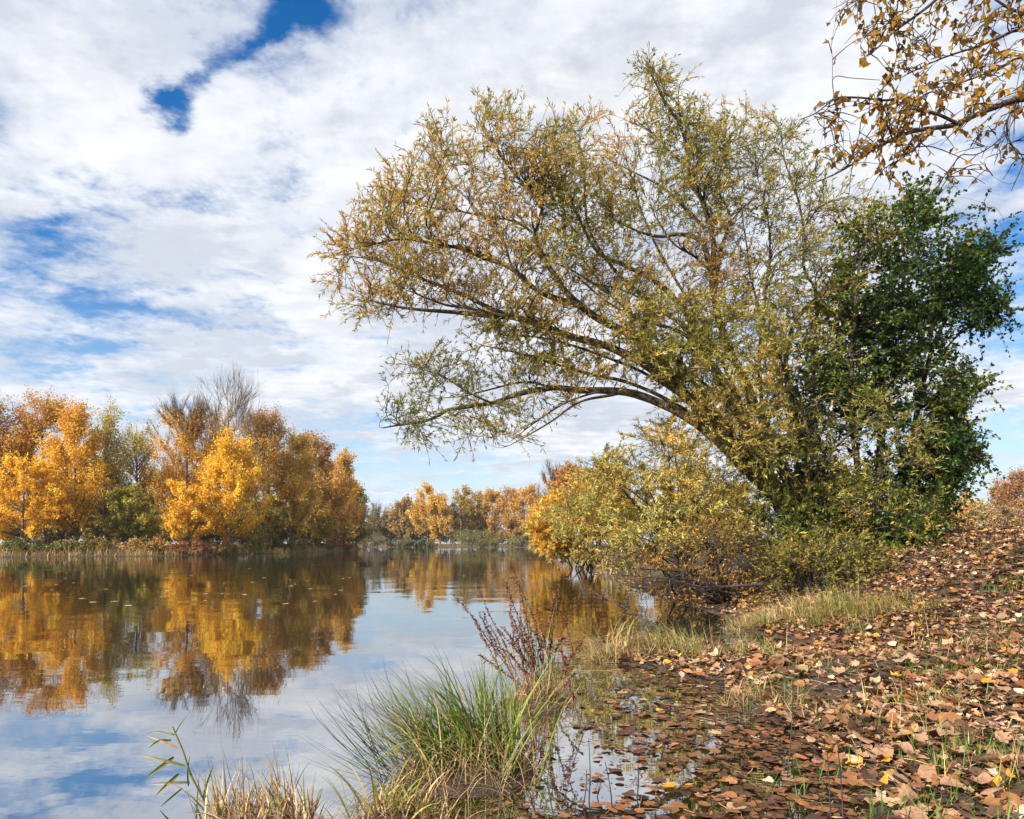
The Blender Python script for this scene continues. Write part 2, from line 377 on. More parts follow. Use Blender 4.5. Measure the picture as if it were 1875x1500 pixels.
def far_tree(label, px, top, half, Y, cols, wts, seed, top_col=None, bare=None, shape='poplar', n_leaf=9000, leaf=.18, group=None, name='autumn_tree',
             cat='tree', low=.10, clump=.040, dens=1.0, trunk=True, base_px=None):
    rng = np.random.default_rng(seed)
    X = (px - CX) / F * Y
    bz = float(ground_z(np.array([X]), np.array([Y]))[0])
    H = CH + (YH - top) / F * Y - bz; Rm = half / F * Y
    e = empty(name, (X, Y, bz), label, cat, group)
    def env(h):
        if shape == 'poplar': return Rm * np.clip(np.sin(np.pi * np.clip((h - low * .5) / (1.03 - low * .5), 0, 1) ** .8), 0.02, 1) ** .75
        if shape == 'round': return Rm * np.sqrt(np.clip(1 - ((h - .52) / .5) ** 2, .02, 1))
        return Rm * np.sqrt(np.clip(1 - (np.maximum(h - .25, 0) / .77) ** 2, .02, 1))
    k = 10; s = np.linspace(0, 1, k)
    lean = rng.normal(0, .012, 2) * H
    axis_ = np.stack([lean[0] * s + .012 * H * np.sin(s * 5 + rng.uniform(0, 6)) * s, lean[1] * s, s * H * .95], 1)
    r0 = .011 * H + .04 if trunk else .03
    tb = MB()
    if trunk: tb.add(*tubes(axis_[None], (r0 * (1 - s * .93) * (1 + .5 * np.exp(-s * 18)))[None], 7))
    bb = MB()
    np_ = 46 if trunk else 30
    hs0 = rng.uniform(low * .6, .86, np_) if trunk else rng.uniform(0, .12, np_)
    az = np.arange(np_) * 2.4 + rng.normal(0, .5, np_)
    he = np.clip(hs0 + rng.uniform(.14, .42, np_) * (1.15 - hs0), low, .99) if trunk else rng.uniform(.25, .97, np_)
    re = env(he) * rng.uniform(.55, 1.0, np_)
    def axat(h): return np.stack([np.interp(h, s, axis_[:, 0]), np.interp(h, s, axis_[:, 1]), h * H], -1)
    A = axat(hs0); E = axat(he); E[:, 0] += np.cos(az) * re; E[:, 1] += np.sin(az) * re
    if not trunk: A[:, 0] += np.cos(az) * Rm * .4 * rng.random(np_); A[:, 1] += np.sin(az) * Rm * .4 * rng.random(np_)
    kk = 7; t = np.linspace(0, 1, kk)[None, :, None]
    Cc = A * .45 + E * .55; Cc[:, 2] -= (E - A)[:, 2] * .22
    PR = (1 - t) ** 2 * A[:, None] + 2 * t * (1 - t) * Cc[:, None] + t * t * E[:, None] + rng.normal(0, .006 * H, (np_, kk, 3)) * t
    rp = (r0 * .38 * (1 - hs0))[:, None] + .012
    bb.add(*tubes(PR, rp * (1 - .85 * t[:, :, 0]), 4))
    ns = 330
    pi = rng.integers(0, np_, ns); ti = rng.uniform(.3, 1, ns)
    f = ti * (kk - 1); i0 = np.minimum(f.astype(int), kk - 2); fr_ = (f - i0)[:, None]
    S = PR[pi, i0] * (1 - fr_) + PR[pi, i0 + 1] * fr_
    outw = S.copy(); outw[:, 2] = 0; outw = unit(outw)
    D = unit(outw * .6 + rng.normal(0, .55, (ns, 3)) + np.array([0, 0, 1.25 if shape == 'poplar' else .45]))
    Ls = H * rng.uniform(.05, .13, ns) if shape != 'shrub' else H * rng.uniform(.12, .3, ns)
    k2 = 4; t2 = np.linspace(0, 1, k2)[None, :, None]
    SE = S[:, None] + D[:, None] * Ls[:, None, None] * t2 + np.array([0, 0, 1.]) * (Ls[:, None, None] * .25 * t2 ** 2) + rng.normal(0, .004 * H, (ns, k2, 3)) * t2
    bb.add(*tubes(SE, np.tile([.022, .016, .011, .006], (ns, 1)) * (H / 18 + .25), 3))
    keep = rng.random(ns) < (.86 * dens if dens < 1 else .97)
    hsec = SE[:, -1, 2] / H
    if bare: keep &= ~(rng.random(ns) < sstep(bare[0], bare[1], hsec))
    if bare:   # fine bare twigs
        nb = 2600; ii = rng.choice(np.where(hsec > bare[0] - .15)[0], nb); tt = rng.integers(1, k2, nb)
        B0 = SE[ii, tt]; DB = unit(D[ii] + rng.normal(0, .35, (nb, 3)) + np.array([0, 0, .7])); LB = H * rng.uniform(.04, .11, nb)
        TW = B0[:, None] + DB[:, None] * LB[:, None, None] * np.linspace(0, 1, 3)[None, :, None]
        bb.add(*tubes(TW, np.tile([.013, .009, .006], (nb, 1)), 3))
    ki = np.where(keep)[0]
    nl = int(n_leaf * max(.3, len(ki) / ns))
    ci = rng.choice(ki, nl); tt = rng.uniform(.0, 1.05, nl); f = np.clip(tt, 0, .999) * (k2 - 1); i0 = f.astype(int); fr_ = (f - i0)[:, None]
    LP = SE[ci, i0] * (1 - fr_) + SE[ci, i0 + 1] * fr_ + rng.normal(0, clump * H * .42, (nl, 3)) * np.array([1, 1, .8])
    if top_col is not None:
        pass
    LP[:, 2] = np.maximum(LP[:, 2], .1)
    hl = LP[:, 2] / H
    cl_col = pick(cols, wts, ns, rng) * np.exp(rng.normal(0, .16, (ns, 1))); C = cl_col[ci] * .6 + pick(cols, wts, nl, rng) * .4
    if top_col is not None:
        wt = sstep(.5, .92, hl + rng.normal(0, .1, nl))[:, None]; C = C * (1 - wt) + np.array(top_col) * wt
    C = jit(C, nl, rng, .2, .07)
    lb = MB(); lb.add(*leaves(LP, rng.normal(size=(nl, 3)) + np.array([0, 0, -.4]), leaf * rng.uniform(.7, 1.3, nl), leaf * rng.uniform(.55, .95, nl), C, rng, .15))
    if trunk: tb.build('trunk', M_FARBARK, e, True)
    bb.build('branches', M_FARBARK, e)
    lb.build('crown' if trunk else 'foliage', M_LEAF, e)
    return e

G1 = 'autumn trees along the left shore'
LEFT = [
 ('half cut off orange brown poplar at the left edge of the photo', -25, 728, 62, 66, [ORANGE, BRONZE, GOLD], [2, 2, 1], {'top_col': BRONZE}),
 ('tall poplar with a coppery upswept top behind low golden foliage, at the far left', 82, 727, 62, 69, [ORANGE, GOLD], [2, 2], {'top_col': (.50, .26, .07), 'low': .2}),
 ('bright golden tree with foliage down to the water at the left edge', 40, 838, 72, 61, [GOLD, (.66, .34, .03)], [3, 1], {'low': .02, 'shape': 'round'}),
 ('golden tree with a pointed top right of the coppery poplar', 138, 745, 48, 65, [GOLD, ORANGE], [3, 1], {'top_col': ORANGE, 'low': .06}),
 ('slim poplar with green tufts at its top and a bare lower trunk', 192, 748, 36, 68, [(.42, .31, .06), OLIVE], [2, 1], {'top_col': (.44, .34, .06), 'dens': .6, 'n_leaf': 5600, 'low': .3}),
 ('thin see-through poplar with green leaf tufts left of the grey topped tree', 250, 764, 44, 74, [(.42, .30, .06), GOLD, GREEN], [2, 1, 1], {'top_col': (.44, .34, .06), 'dens': .55, 'n_leaf': 5200, 'low': .28}),
 ('low green understorey tree beneath the thin poplars', 238, 892, 48, 66, [(.26, .27, .05), OLIVE], [2, 2], {'low': .03, 'shape': 'round', 'n_leaf': 6500}),
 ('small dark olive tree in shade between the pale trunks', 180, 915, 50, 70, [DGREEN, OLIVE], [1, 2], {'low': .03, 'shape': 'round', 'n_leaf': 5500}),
 ('orange tree with open twiggy top left of the grey topped tree', 338, 742, 56, 75, [ORANGE, BRONZE, GOLD], [3, 1, 1], {'bare': (.92, 1.1), 'n_leaf': 9000}),
 ('tallest tree, its grey bare twigs rising above orange foliage', 412, 703, 84, 78, [ORANGE, GOLD, BRONZE], [3, 1, 1], {'bare': (.66, .92), 'n_leaf': 10000}),
 ('brightest yellow gold tree leaning over the water below the grey topped tree', 425, 800, 62, 69, [(.85, .50, .035), GOLD], [2, 1], {'low': .06, 'n_leaf': 12000}),
 ('low golden tree spreading beside the water, left of the brightest one', 345, 880, 52, 65, [GOLD, (.62, .33, .04)], [2, 1], {'low': .04, 'shape': 'round', 'n_leaf': 7000}),
 ('copper orange poplar right of the grey topped tree', 492, 752, 46, 82, [ORANGE, BRONZE, GOLD], [2, 1, 1], {'top_col': BRONZE, 'n_leaf': 10000}),
 ('ochre poplar at the middle of the right half of the left wood', 535, 800, 52, 84, [(.60, .36, .06), OLIVE], [2, 1], {'low': .05, 'n_leaf': 11000}),
 ('rounded brown tree where the left wood drops to the lake', 580, 802, 50, 94, [(.50, .29, .08), (.54, .31, .07), OLIVE], [2, 2, 1], {'top_col': (.42, .23, .09), 'low': .05, 'n_leaf': 11000, 'leaf': .24}),
 ('brownish tree last but one at the right end of the left wood', 614, 822, 38, 102, [BRONZE, OLIVE, (.54, .31, .07)], [2, 1, 1], {'low': .05, 'n_leaf': 10000, 'leaf': .24}),
 ('dark green tree at the right end of the left wood', 652, 888, 22, 119, [DGREEN, GREYG], [2, 1], {'low': .05, 'n_leaf': 5500, 'leaf': .26}),
 ('dull gold tree behind, in the gap left of the grey topped tree', 290, 850, 50, 88, [(.40, .24, .05), OLIVE], [1, 1], {'n_leaf': 6000}),
 ('brown tree standing behind the golden one at the far left', 15, 790, 60, 84, [BRONZE, OLIVE], [2, 1], {'n_leaf': 7000}),
 ('olive brown tree behind the slim green tufted poplar', 170, 838, 60, 88, [OLIVE, BRONZE], [2, 1], {'n_leaf': 6500}),
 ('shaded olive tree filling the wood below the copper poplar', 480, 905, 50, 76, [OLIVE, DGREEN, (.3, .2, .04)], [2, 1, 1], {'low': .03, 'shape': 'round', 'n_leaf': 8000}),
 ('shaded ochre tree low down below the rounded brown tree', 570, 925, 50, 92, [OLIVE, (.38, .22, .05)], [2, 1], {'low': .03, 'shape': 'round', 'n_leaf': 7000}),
 ('orange tree behind the shaded olive one, tops showing at the wood edge', 640, 868, 24, 112, [ORANGE, BRONZE], [1, 1], {'n_leaf': 4500, 'leaf': .26}),
]
for i, (lb, px, tp, hw, Y, cs, ws, kw) in enumerate(LEFT):
    kw['n_leaf'] = int(kw.get('n_leaf', 9000) * 2.2)
    far_tree(lb, px, tp, hw * 1.14, Y, [tuple(np.minimum(np.array(c_) * (1.24, 1.2, 1.1), (.88, .49, .2))) for c_ in cs], ws, 100 + i, group=G1, **kw)
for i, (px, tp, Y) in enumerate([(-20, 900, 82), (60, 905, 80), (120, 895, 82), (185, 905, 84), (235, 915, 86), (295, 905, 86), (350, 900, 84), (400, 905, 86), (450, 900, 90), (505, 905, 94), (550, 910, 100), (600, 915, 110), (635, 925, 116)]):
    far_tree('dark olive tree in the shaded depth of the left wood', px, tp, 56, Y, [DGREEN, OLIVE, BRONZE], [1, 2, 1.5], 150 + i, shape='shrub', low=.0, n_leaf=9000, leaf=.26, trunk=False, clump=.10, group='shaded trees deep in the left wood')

G2 = 'autumn trees on the far shore'
FAR = [
 ('grey leafless looking tree left on the far shore beside the dark green one', 690, 922, 24, 200, [GREYB, GREYG], [2, 1], {'bare': (.5, 1.0)}),
 ('pale orange slender tree on the far shore, left of the pointed gold tree', 738, 908, 26, 196, [(.46, .25, .08), GREYG], [3, 1], {}),
 ('pointed orange gold tree, tallest on the far shore', 783, 886, 30, 192, [ORANGE, GOLD], [2, 1], {'low': .05, 'n_leaf': 5000}),
 ('rounded gold tree touching the right side of the pointed one', 806, 912, 26, 190, [GOLD, (.55, .3, .06)], [2, 1], {'low': .04}),
 ('olive gold tree on the far shore just left of the centre gap', 846, 892, 26, 198, [(.40, .26, .06), OLIVE], [2, 1], {}),
 ('thin olive tree second right of the rounded gold tree', 876, 902, 20, 204, [OLIVE, (.36, .22, .06)], [1, 1], {'dens': .7}),
 ('brown orange tree above the big olive shrub', 902, 893, 22, 200, [BRONZE, ORANGE], [2, 1], {}),
 ('coppery tree with pale trunk right of the big olive shrub', 934, 893, 24, 196, [(.42, .19, .06), BRONZE], [2, 1], {'low': .25}),
 ('dark brown low tree in front of the coppery one', 936, 945, 20, 188, [BRONZE, RUST], [2, 1], {}),
 ('orange tree on the far shore left of the near orange group', 966, 888, 26, 190, [ORANGE, (.5, .26, .07)], [2, 1], {'low': .06}),
 ('pale grey green tree behind, between the grey and pale orange ones', 715, 938, 24, 205, [GREYG, PALE], [2, 1], {}),
 ('dull olive tree filling in behind the pointed gold tree', 762, 925, 30, 208, [OLIVE, GREYG], [1, 1], {}),
 ('broad brown tree in the background of the far shore centre', 865, 925, 40, 210, [(.34, .2, .07), OLIVE], [2, 1], {}),
]
for i, (lb, px, tp, hw, Y, cs, ws, kw) in enumerate(FAR):
    a = dict(n_leaf=3600, leaf=.40); a.update(kw); a['n_leaf'] = int(a['n_leaf'] * 2.2); cs = [tuple(np.array(c_) * .7 + np.array((.52, .38, .12)) * .3) for c_ in cs]
    far_tree(lb, px, tp, hw * 1.25, Y, cs, ws, 200 + i, group=G2, **a)

for i, (px, tp, Y) in enumerate([(668, 955, 212), (705, 952, 214), (742, 950, 212), (780, 948, 216), (818, 946, 214), (855, 948, 212), (890, 946, 216), (925, 948, 214), (960, 946, 212), (990, 946, 206)]):
    far_tree('dull olive thicket closing the gaps between trunks on the far shore', px, tp, 30, Y, [GREYG, OLIVE, BRONZE], [2, 2, 1], 250 + i, shape='shrub', low=.0, n_leaf=4200, leaf=.42, name='thicket', group='thickets behind the far shore', cat='thicket', trunk=False, clump=.10)
G3 = 'orange trees on the right shore behind the willow'
RIGHT = [
 ('tall orange tree on the right shore, its twiggy top beside the willow bush', 1045, 850, 48, 62, [ORANGE, (.5, .25, .06)], [2, 1], {'top_col': (.46, .22, .07), 'n_leaf': 8000, 'low': .05}),
 ('orange tree with bare grey twigs on top behind the right shore group', 1010, 862, 36, 84, [ORANGE, BRONZE], [2, 1], {'bare': (.75, 1.0), 'n_leaf': 6000}),
 ('bright yellow tree low over the water, left end of the right shore', 1000, 925, 44, 70, [(.68, .36, .04), GOLD], [2, 1], {'low': .03, 'shape': 'round', 'n_leaf': 7500}),
 ('orange tree behind the lower limbs of the big willow', 1115, 870, 50, 52, [ORANGE, PALE], [2, 1], {'n_leaf': 7000}),
 ('yellow tree seen through the willow trunks', 1250, 850, 70, 48, [(.60, .36, .07), PALE], [1, 1], {'n_leaf': 8000, 'shape': 'round'}),
 ('pale golden tree behind the willow, showing through its lowest fork', 1340, 880, 60, 46, [(.62, .40, .09), PALE], [1, 1], {'n_leaf': 7000, 'shape': 'round'}),
]
for i, (lb, px, tp, hw, Y, cs, ws, kw) in enumerate(RIGHT):
    far_tree(lb, px, tp, hw, Y, cs, ws, 300 + i, group=G3, **kw)

G4 = 'distant trees beyond the bank crest'
DIST = [
 ('tall russet poplar at the right edge beyond the bank', 1862, 858, 26, 118, [(.36, .17, .07), BRONZE], [2, 1], {}),
 ('russet tree left of the tall one beyond the bank', 1832, 880, 30, 122, [(.40, .2, .08), BRONZE], [2, 1], {}),
 ('russet tree cut off by the right edge of the photo', 1898, 872, 34, 120, [(.36, .18, .07), RUST], [2, 1], {}),
 ('pale yellow low tree beyond the bank, right of the dark maple', 1790, 918, 30, 105, [(.50, .36, .12), GREYG], [2, 1], {'shape': 'round'}),
 ('pale orange tree half hidden behind the dark maple', 1755, 900, 34, 92, [(.60, .36, .12), PALE], [2, 1], {'shape': 'round'}),
 ('low straw coloured thicket tree at the bank crest', 1845, 925, 44, 98, [(.46, .30, .11), GREYB], [2, 1], {'shape': 'round'}),
]
for i, (lb, px, tp, hw, Y, cs, ws, kw) in enumerate(DIST):
    a = dict(n_leaf=5000, leaf=.28); a.update(kw)
    far_tree(lb, px, tp, hw, Y, cs, ws, 400 + i, group=G4, **a)

SHR = [
 ('grey brown willow shrub at the water, left end of the far shore', 676, 976, 34, 176, [GREYB, (.15, .13, .07)], 'shrubs on the far shore'),
 ('low grey green shrub on the far shore below the pale orange tree', 735, 985, 32, 178, [GREYG, (.12, .12, .05)], 'shrubs on the far shore'),
 ('dark green low shrub between the two grey ones on the far shore', 775, 988, 34, 180, [(.11, .115, .045), GREYG], 'shrubs on the far shore'),
 ('big rounded olive shrub in the middle of the far shore', 862, 967, 44, 176, [(.23, .20, .07), GREYG], 'shrubs on the far shore'),
 ('olive shrub overlapping the right side of the biggest shrub', 892, 972, 28, 174, [(.21, .18, .07), OLIVE], 'shrubs on the far shore'),
 ('pale straw shrub at the right end of the far shore', 945, 980, 24, 172, [(.26, .22, .11), GREYG], 'shrubs on the far shore'),
 ('rust coloured bushes below the last brown tree of the left wood', 620, 988, 34, 98.5, [RUST, (.36, .17, .08)], 'shrubs under the left wood'),
 ('rusty bracken at the waterline below the low golden tree', 345, 990, 44, 63.5, [(.34, .16, .07), RUST], 'shrubs under the left wood'),
 ('ochre scrub at the waterline under the brightest tree', 405, 990, 40, 66.5, [(.38, .22, .07), OLIVE], 'shrubs under the left wood'),
 ('olive bush below the copper poplar', 455, 948, 34, 70.5, [(.30, .26, .06), OLIVE], 'shrubs under the left wood'),
 ('dark green bramble under the left wood near the photo edge', 60, 985, 64, 57.5, [DGREEN, OLIVE], 'shrubs under the left wood'),
 ('dark scrub under the slim green tufted poplar', 165, 985, 60, 59.5, [DGREEN, BRONZE], 'shrubs under the left wood'),
 ('brown scrub under the thin see-through poplar', 265, 985, 52, 61.5, [BRONZE, DGREEN], 'shrubs under the left wood'),
 ('dark green scrub at the foot of the ochre poplar', 520, 985, 50, 79.5, [DGREEN, OLIVE], 'shrubs under the left wood'),
 ('shaded scrub at the foot of the rounded brown tree', 575, 985, 44, 89.5, [DGREEN, RUST], 'shrubs under the left wood'),
]
for i, (lb, px, tp, hw, Y, cs, gr) in enumerate(SHR):
    far_tree(lb, px, tp, hw, Y, cs, [2, 1], 500 + i, shape='shrub', n_leaf=3200, leaf=.17 if Y < 130 else .30, group=gr, name='shrub', cat='shrub', trunk=False, clump=.16)

# ------------------------------------------------------------------ traced trees (limbs read off the photograph, each given its own depth)
def traced_tree(e, limbs, regions, seed, leafspec, mats, n_sub=4, names=('limb', 'branches', 'crown'), reach=None, up=.35, gate=.0, sub_len=(.3, .6), flat=0.0, droop=-.2):
    """limbs: (photo points, depth start, depth end, radius start, radius end); regions: (photo polygon, depth, depth spread, number of branches, palette, weights, leaves per twig)"""
    rng = np.random.default_rng(seed); org = np.array(e.location)
    LPs, LRs = [], []
    for li, (pts, d0, d1, r0, r1) in enumerate(limbs):
        pts = np.array(pts, float); L = np.concatenate([[0], np.cumsum(np.hypot(*np.diff(pts, axis=0).T))]); L /= L[-1]
        P3 = np.array([P(x, y, d0 + (d1 - d0) * l) for (x, y), l in zip(pts, L)])
        k = max(10, int(len(pts) * 4)); S = spline(P3, k); s = np.linspace(0, 1, k)
        S += np.stack([wob(S * 1.0 + li, 3.0, 7 + li), wob(S + 5, 3.0, 17 + li), wob(S + 9, 3.0, 27 + li)], 1) * (.012 + r0 * .10) * np.minimum(s * 4, 1)[:, None]
        rr = r1 + (r0 - r1) * (1 - s) ** .8
        rr = rr * (1 + .10 * wob(S, 9, 40 + li))
        b = MB(); b.add(*tubes(S[None], rr[None], 9 if r0 > .04 else 6))
        b.build(names[0], mats[0], e, True, org)
        LPs.append(S); LRs.append(rr)
    AP = np.concatenate(LPs); AR = np.concatenate(LRs)
    AT = np.concatenate([unit(np.gradient(S, axis=0)) for S in LPs])
    bb = MB(); lb = MB()
    for poly, dep, spread, nb, cols, wts, nleaf in regions:
        poly = np.array(poly, float); lo, hi = poly.min(0), poly.max(0)
        c = rng.uniform(lo, hi, (nb * 6, 2)); c = c[in_poly(c[:, 0], c[:, 1], poly)]
        if gate > 0:
            g = wob(np.stack([c[:, 0] / 100, c[:, 1] / 100, 0 * c[:, 0]], 1), 1.9, seed + 3); c = c[g + rng.normal(0, .35, len(g)) > -gate]
        c = c[:nb]; nb_ = len(c)
        dpt = dep + rng.normal(0, spread, nb_)
        T = np.stack([(c[:, 0] - CX) / F * dpt, dpt, CH + (YH - c[:, 1]) / F * dpt], 1)
        D2 = ((T[:, None] - AP[None]) ** 2 * np.array([1, .55, 1])).sum(2)
        want = (T[:, None, 2] - AP[None, :, 2])                         # twigs grow up rather than down
        D2 = D2 + np.where(want < 0, -want * .5, 0) + 900 * (AR[None] < .004)
        j = D2.argmin(1); A = AP[j]; d = np.linalg.norm(T - A, axis=1, keepdims=True)
        k = 6; t = np.linspace(0, 1, k)[None, :, None]
        Cc = A + AT[j] * d * .45 + np.array([0, 0, .05]) * d
        BR = (1 - t) ** 2 * A[:, None] + 2 * t * (1 - t) * Cc[:, None] + t * t * T[:, None] + rng.normal(0, .02, (nb_, k, 3)) * t * np.minimum(d, 1)[:, None]
        rb = np.minimum(AR[j] * .6, .005 + .008 * d[:, 0])
        bb.add(*tubes(BR, rb[:, None] * (1 - .72 * t[:, :, 0]), 4))
        ns = nb_ * n_sub; bi = np.repeat(np.arange(nb_), n_sub)
        tt = np.where(np.arange(ns) % n_sub == 0, 1.0, rng.uniform(.35, 1, ns)); f = np.clip(tt, 0, .999) * (k - 1); i0 = f.astype(int); fr_ = (f - i0)[:, None]
        S0 = BR[bi, i0] * (1 - fr_) + BR[bi, i0 + 1] * fr_
        bd = unit(T - A)[bi]
        DD = unit(bd * .7 + rng.normal(0, .5, (ns, 3)) + np.array([0, 0, up]))
        SL = rng.uniform(*sub_len, ns)
        k3 = 4; t3 = np.linspace(0, 1, k3)[None, :, None]
        TW = S0[:, None] + DD[:, None] * SL[:, None, None] * t3 + np.array([0, 0, droop]) * SL[:, None, None] * t3 ** 2 + rng.normal(0, .012, (ns, k3, 3)) * t3
        bb.add(*tubes(TW, np.tile([.0055, .0045, .0035, .002], (ns, 1)), 3))
        nl = int(ns * nleaf); li = rng.integers(0, ns, nl)
        tl = rng.uniform(.08, 1.05, nl); f = np.clip(tl, 0, .999) * (k3 - 1); i0 = f.astype(int); fr_ = (f - i0)[:, None]
        LP = TW[li, i0] * (1 - fr_) + TW[li, i0 + 1] * fr_
        cols_ = np.array(cols); mixn = wob(T, 1.6, seed + 11)[bi][li] + rng.normal(0, .55, nl)
        cw = np.cumsum(np.array(wts) / np.sum(wts)); qn = .5 + .5 * np.tanh(mixn * .9)
        C = cols_[np.minimum(np.searchsorted(cw, qn), len(cols_) - 1)]
        C = jit(C, nl, rng, .22, .08)
        ld = unit(DD[li] * leafspec.get('along', .7) + rng.normal(0, .6, (nl, 3)) + np.array([0, 0, leafspec.get('hang', -.15)]))
        lb.add(*leaves(LP, ld, leafspec['L'] * rng.uniform(.65, 1.25, nl), leafspec['W'] * rng.uniform(.7, 1.25, nl), C, rng, flat))
    bb.build(names[1], mats[1], e, False, org)
    lb.build(names[2], mats[2], e, False, org)
    return e

WG = (.27, .25, .05); WY = (.46, .34, .075); WO = (.54, .30, .085); WD = (.15, .155, .035); WL = (.36, .33, .10)
base_px = 1478; BY = 14.0
willow_loc = P(1482, 1050, BY); willow_loc[2] = float(ground_z(willow_loc[0], willow_loc[1]))
willow = empty('willow_tree', willow_loc, 'big willow leaning far out over the lake, with narrow yellowing green leaves', 'tree')
limbs = [
 # the three great stems that sweep left
 ([(1490, 1060), (1430, 930), (1340, 832), (1270, 742), (1204, 652), (1156, 616), (1092, 582), (1045, 545), (1021, 512), (992, 461), (981, 425)], 14.0, 13.2, 0.144, 0.0425),
 ([(1490, 1055), (1410, 890), (1310, 775), (1245, 717), (1172, 662), (1108, 634), (1021, 608), (948, 582), (884, 576), (813, 573), (744, 566), (690, 552)], 13.9, 12.4, 0.1368, 0.0153),
 ([(1492, 1060), (1440, 945), (1370, 860), (1300, 795), (1258, 765), (1188, 730), (1140, 717), (1060, 714), (1012, 710), (948, 723), (900, 738), (858, 744), (820, 749), (782, 771), (702, 783)], 13.8, 12.6, 0.1224, 0.0119),
 # thinner low limbs
 ([(1270, 760), (1198, 720), (1140, 698), (1076, 685), (1012, 666), (948, 646), (890, 634)], 13.7, 12.9, 0.0451, 0.0102),
 ([(1140, 717), (1124, 723), (1060, 739), (1012, 771), (960, 800), (932, 816)], 13.0, 12.5, 0.03116, 0.0068),
 ([(1110, 716), (1080, 722), (1028, 742), (970, 780), (935, 808)], 12.95, 12.7, 0.02296, 0.00595),
 ([(900, 738), (860, 720), (810, 690), (760, 672)], 12.75, 12.4, 0.02132, 0.00595), ([(1012, 710), (960, 700), (900, 712), (850, 726), (800, 730)], 12.8, 13.2, 0.02296, 0.00595),
 # upper part of the first stem and its forks
 ([(981, 425), (988, 397), (992, 379), (974, 346), (949, 325), (920, 289), (880, 235)], 13.2, 13.0, 0.0369, 0.0085),
 ([(1064, 562), (985, 533), (938, 494), (884, 472), (848, 454), (794, 448), (730, 440), (650, 455)], 13.2, 12.4, 0.0615, 0.0085),
 ([(1010, 590), (960, 584), (902, 573), (850, 560), (812, 555), (744, 530)], 12.9, 12.1, 0.041, 0.0085),
 ([(1000, 596), (920, 573), (860, 545), (812, 526), (765, 508), (700, 480), (640, 470)], 12.9, 13.2, 0.0492, 0.0085),
 ([(981, 430), (940, 405), (880, 395), (820, 385), (760, 375)], 13.2, 13.5, 0.02788, 0.0068),
 ([(938, 494), (920, 440), (870, 380), (820, 330)], 13.0, 13.6, 0.02624, 0.0068), ([(992, 379), (960, 340), (900, 320), (850, 300)], 13.2, 13.6, 0.01804, 0.00595),
 # the stems that rise
 ([(1500, 1050), (1455, 910), (1420, 820), (1375, 730), (1335, 640), (1308, 555), (1305, 505), (1308, 447), (1298, 404), (1283, 361), (1262, 332), (1262, 296), (1247, 231), (1218, 192), (1190, 135)], 14.3, 14.0, 0.1224, 0.0102),
 ([(1297, 480), (1283, 440), (1240, 429), (1211, 433), (1175, 425), (1130, 405)], 14.2, 13.7, 0.0574, 0.0085),
 ([(1290, 418), (1254, 379), (1215, 343), (1179, 325), (1130, 300)], 14.1, 14.6, 0.041, 0.0085),
 ([(1308, 540), (1322, 458), (1337, 404), (1326, 372), (1312, 339), (1330, 270)], 14.2, 14.8, 0.0492, 0.0068),
 ([(1305, 500), (1270, 470), (1235, 447), (1200, 400)], 14.1, 13.5, 0.0287, 0.0068), ([(1260, 300), (1230, 285), (1200, 250), (1160, 225)], 14.1, 14.4, 0.01968, 0.00595),
 ([(1470, 960), (1400, 850), (1330, 720), (1276, 610), (1240, 555), (1204, 520), (1132, 480), (1096, 462), (1050, 380), (1020, 300)], 14.2, 14.6, 0.1008, 0.0102),
 ([(1276, 610), (1200, 560), (1130, 500), (1080, 420), (1070, 330), (1060, 250)], 14.4, 15.2, 0.0492, 0.0085),
 ([(1320, 700), (1260, 620), (1190, 590), (1120, 560), (1050, 500)], 14.3, 13.2, 0.0492, 0.0102),
 ([(1475, 1000), (1380, 850), (1300, 740), (1220, 640), (1140, 560), (1060, 500), (990, 470)], 14.0, 13.4, .065, .008),
 ([(1480, 1000), (1400, 840), (1340, 700), (1290, 600), (1230, 500), (1180, 400), (1150, 300)], 14.1, 14.2, .06, .008),
 ([(1478, 990), (1390, 860), (1290, 760), (1190, 690), (1100, 650), (1000, 620), (920, 612)], 13.9, 13.0, .055, .008),
 ([(1490, 1000), (1460, 850), (1430, 700), (1400, 600), (1370, 480), (1360, 380)], 14.2, 14.8, .055, .008),
 ([(1490, 990), (1440, 880), (1380, 780), (1330, 700), (1250, 600), (1160, 540), (1090, 520)], 14.0, 13.8, .055, .008),
 ([(1485, 990), (1425, 860), (1350, 760), (1262, 680), (1180, 600), (1110, 530), (1040, 440)], 13.8, 13.6, .06, .008),
 # right hand limbs
 ([(1500, 1000), (1470, 820), (1440, 680), (1449, 602), (1485, 559), (1521, 526), (1557, 501), (1610, 450), (1650, 410)], 14.4, 15.0, 0.0864, 0.0102),
 ([(1485, 800), (1490, 660), (1496, 537), (1474, 501), (1470, 420), (1460, 361), (1438, 296), (1430, 240)], 14.3, 15.2, 0.0492, 0.0068),
 ([(1400, 800), (1390, 660), (1400, 540), (1410, 430), (1390, 330)], 14.3, 14.9, 0.0492, 0.00765), ([(1470, 420), (1500, 380), (1550, 360)], 14.8, 15.2, 0.0205, 0.00595),
 # shoots low on the stool
 ([(1490, 980), (1480, 880), (1478, 790), (1440, 690)], 13.3, 12.9, 0.041, 0.0085), ([(1470, 900), (1400, 830), (1340, 800), (1290, 790)], 13.4, 12.8, 0.0287, 0.0068),
 ([(1480, 900), (1530, 820), (1600, 760), (1680, 700)], 13.2, 12.9, 0.0287, 0.0068), ([(1490, 960), (1580, 900), (1660, 850)], 13.0, 12.7, 0.0246, 0.0068),
 ([(1490, 1000), (1400, 950), (1300, 925), (1200, 930)], 13.4, 12.8, 0.0492, 0.0102), ([(1500, 1030), (1560, 980), (1640, 960)], 13.0, 12.6, 0.02296, 0.00595),
]
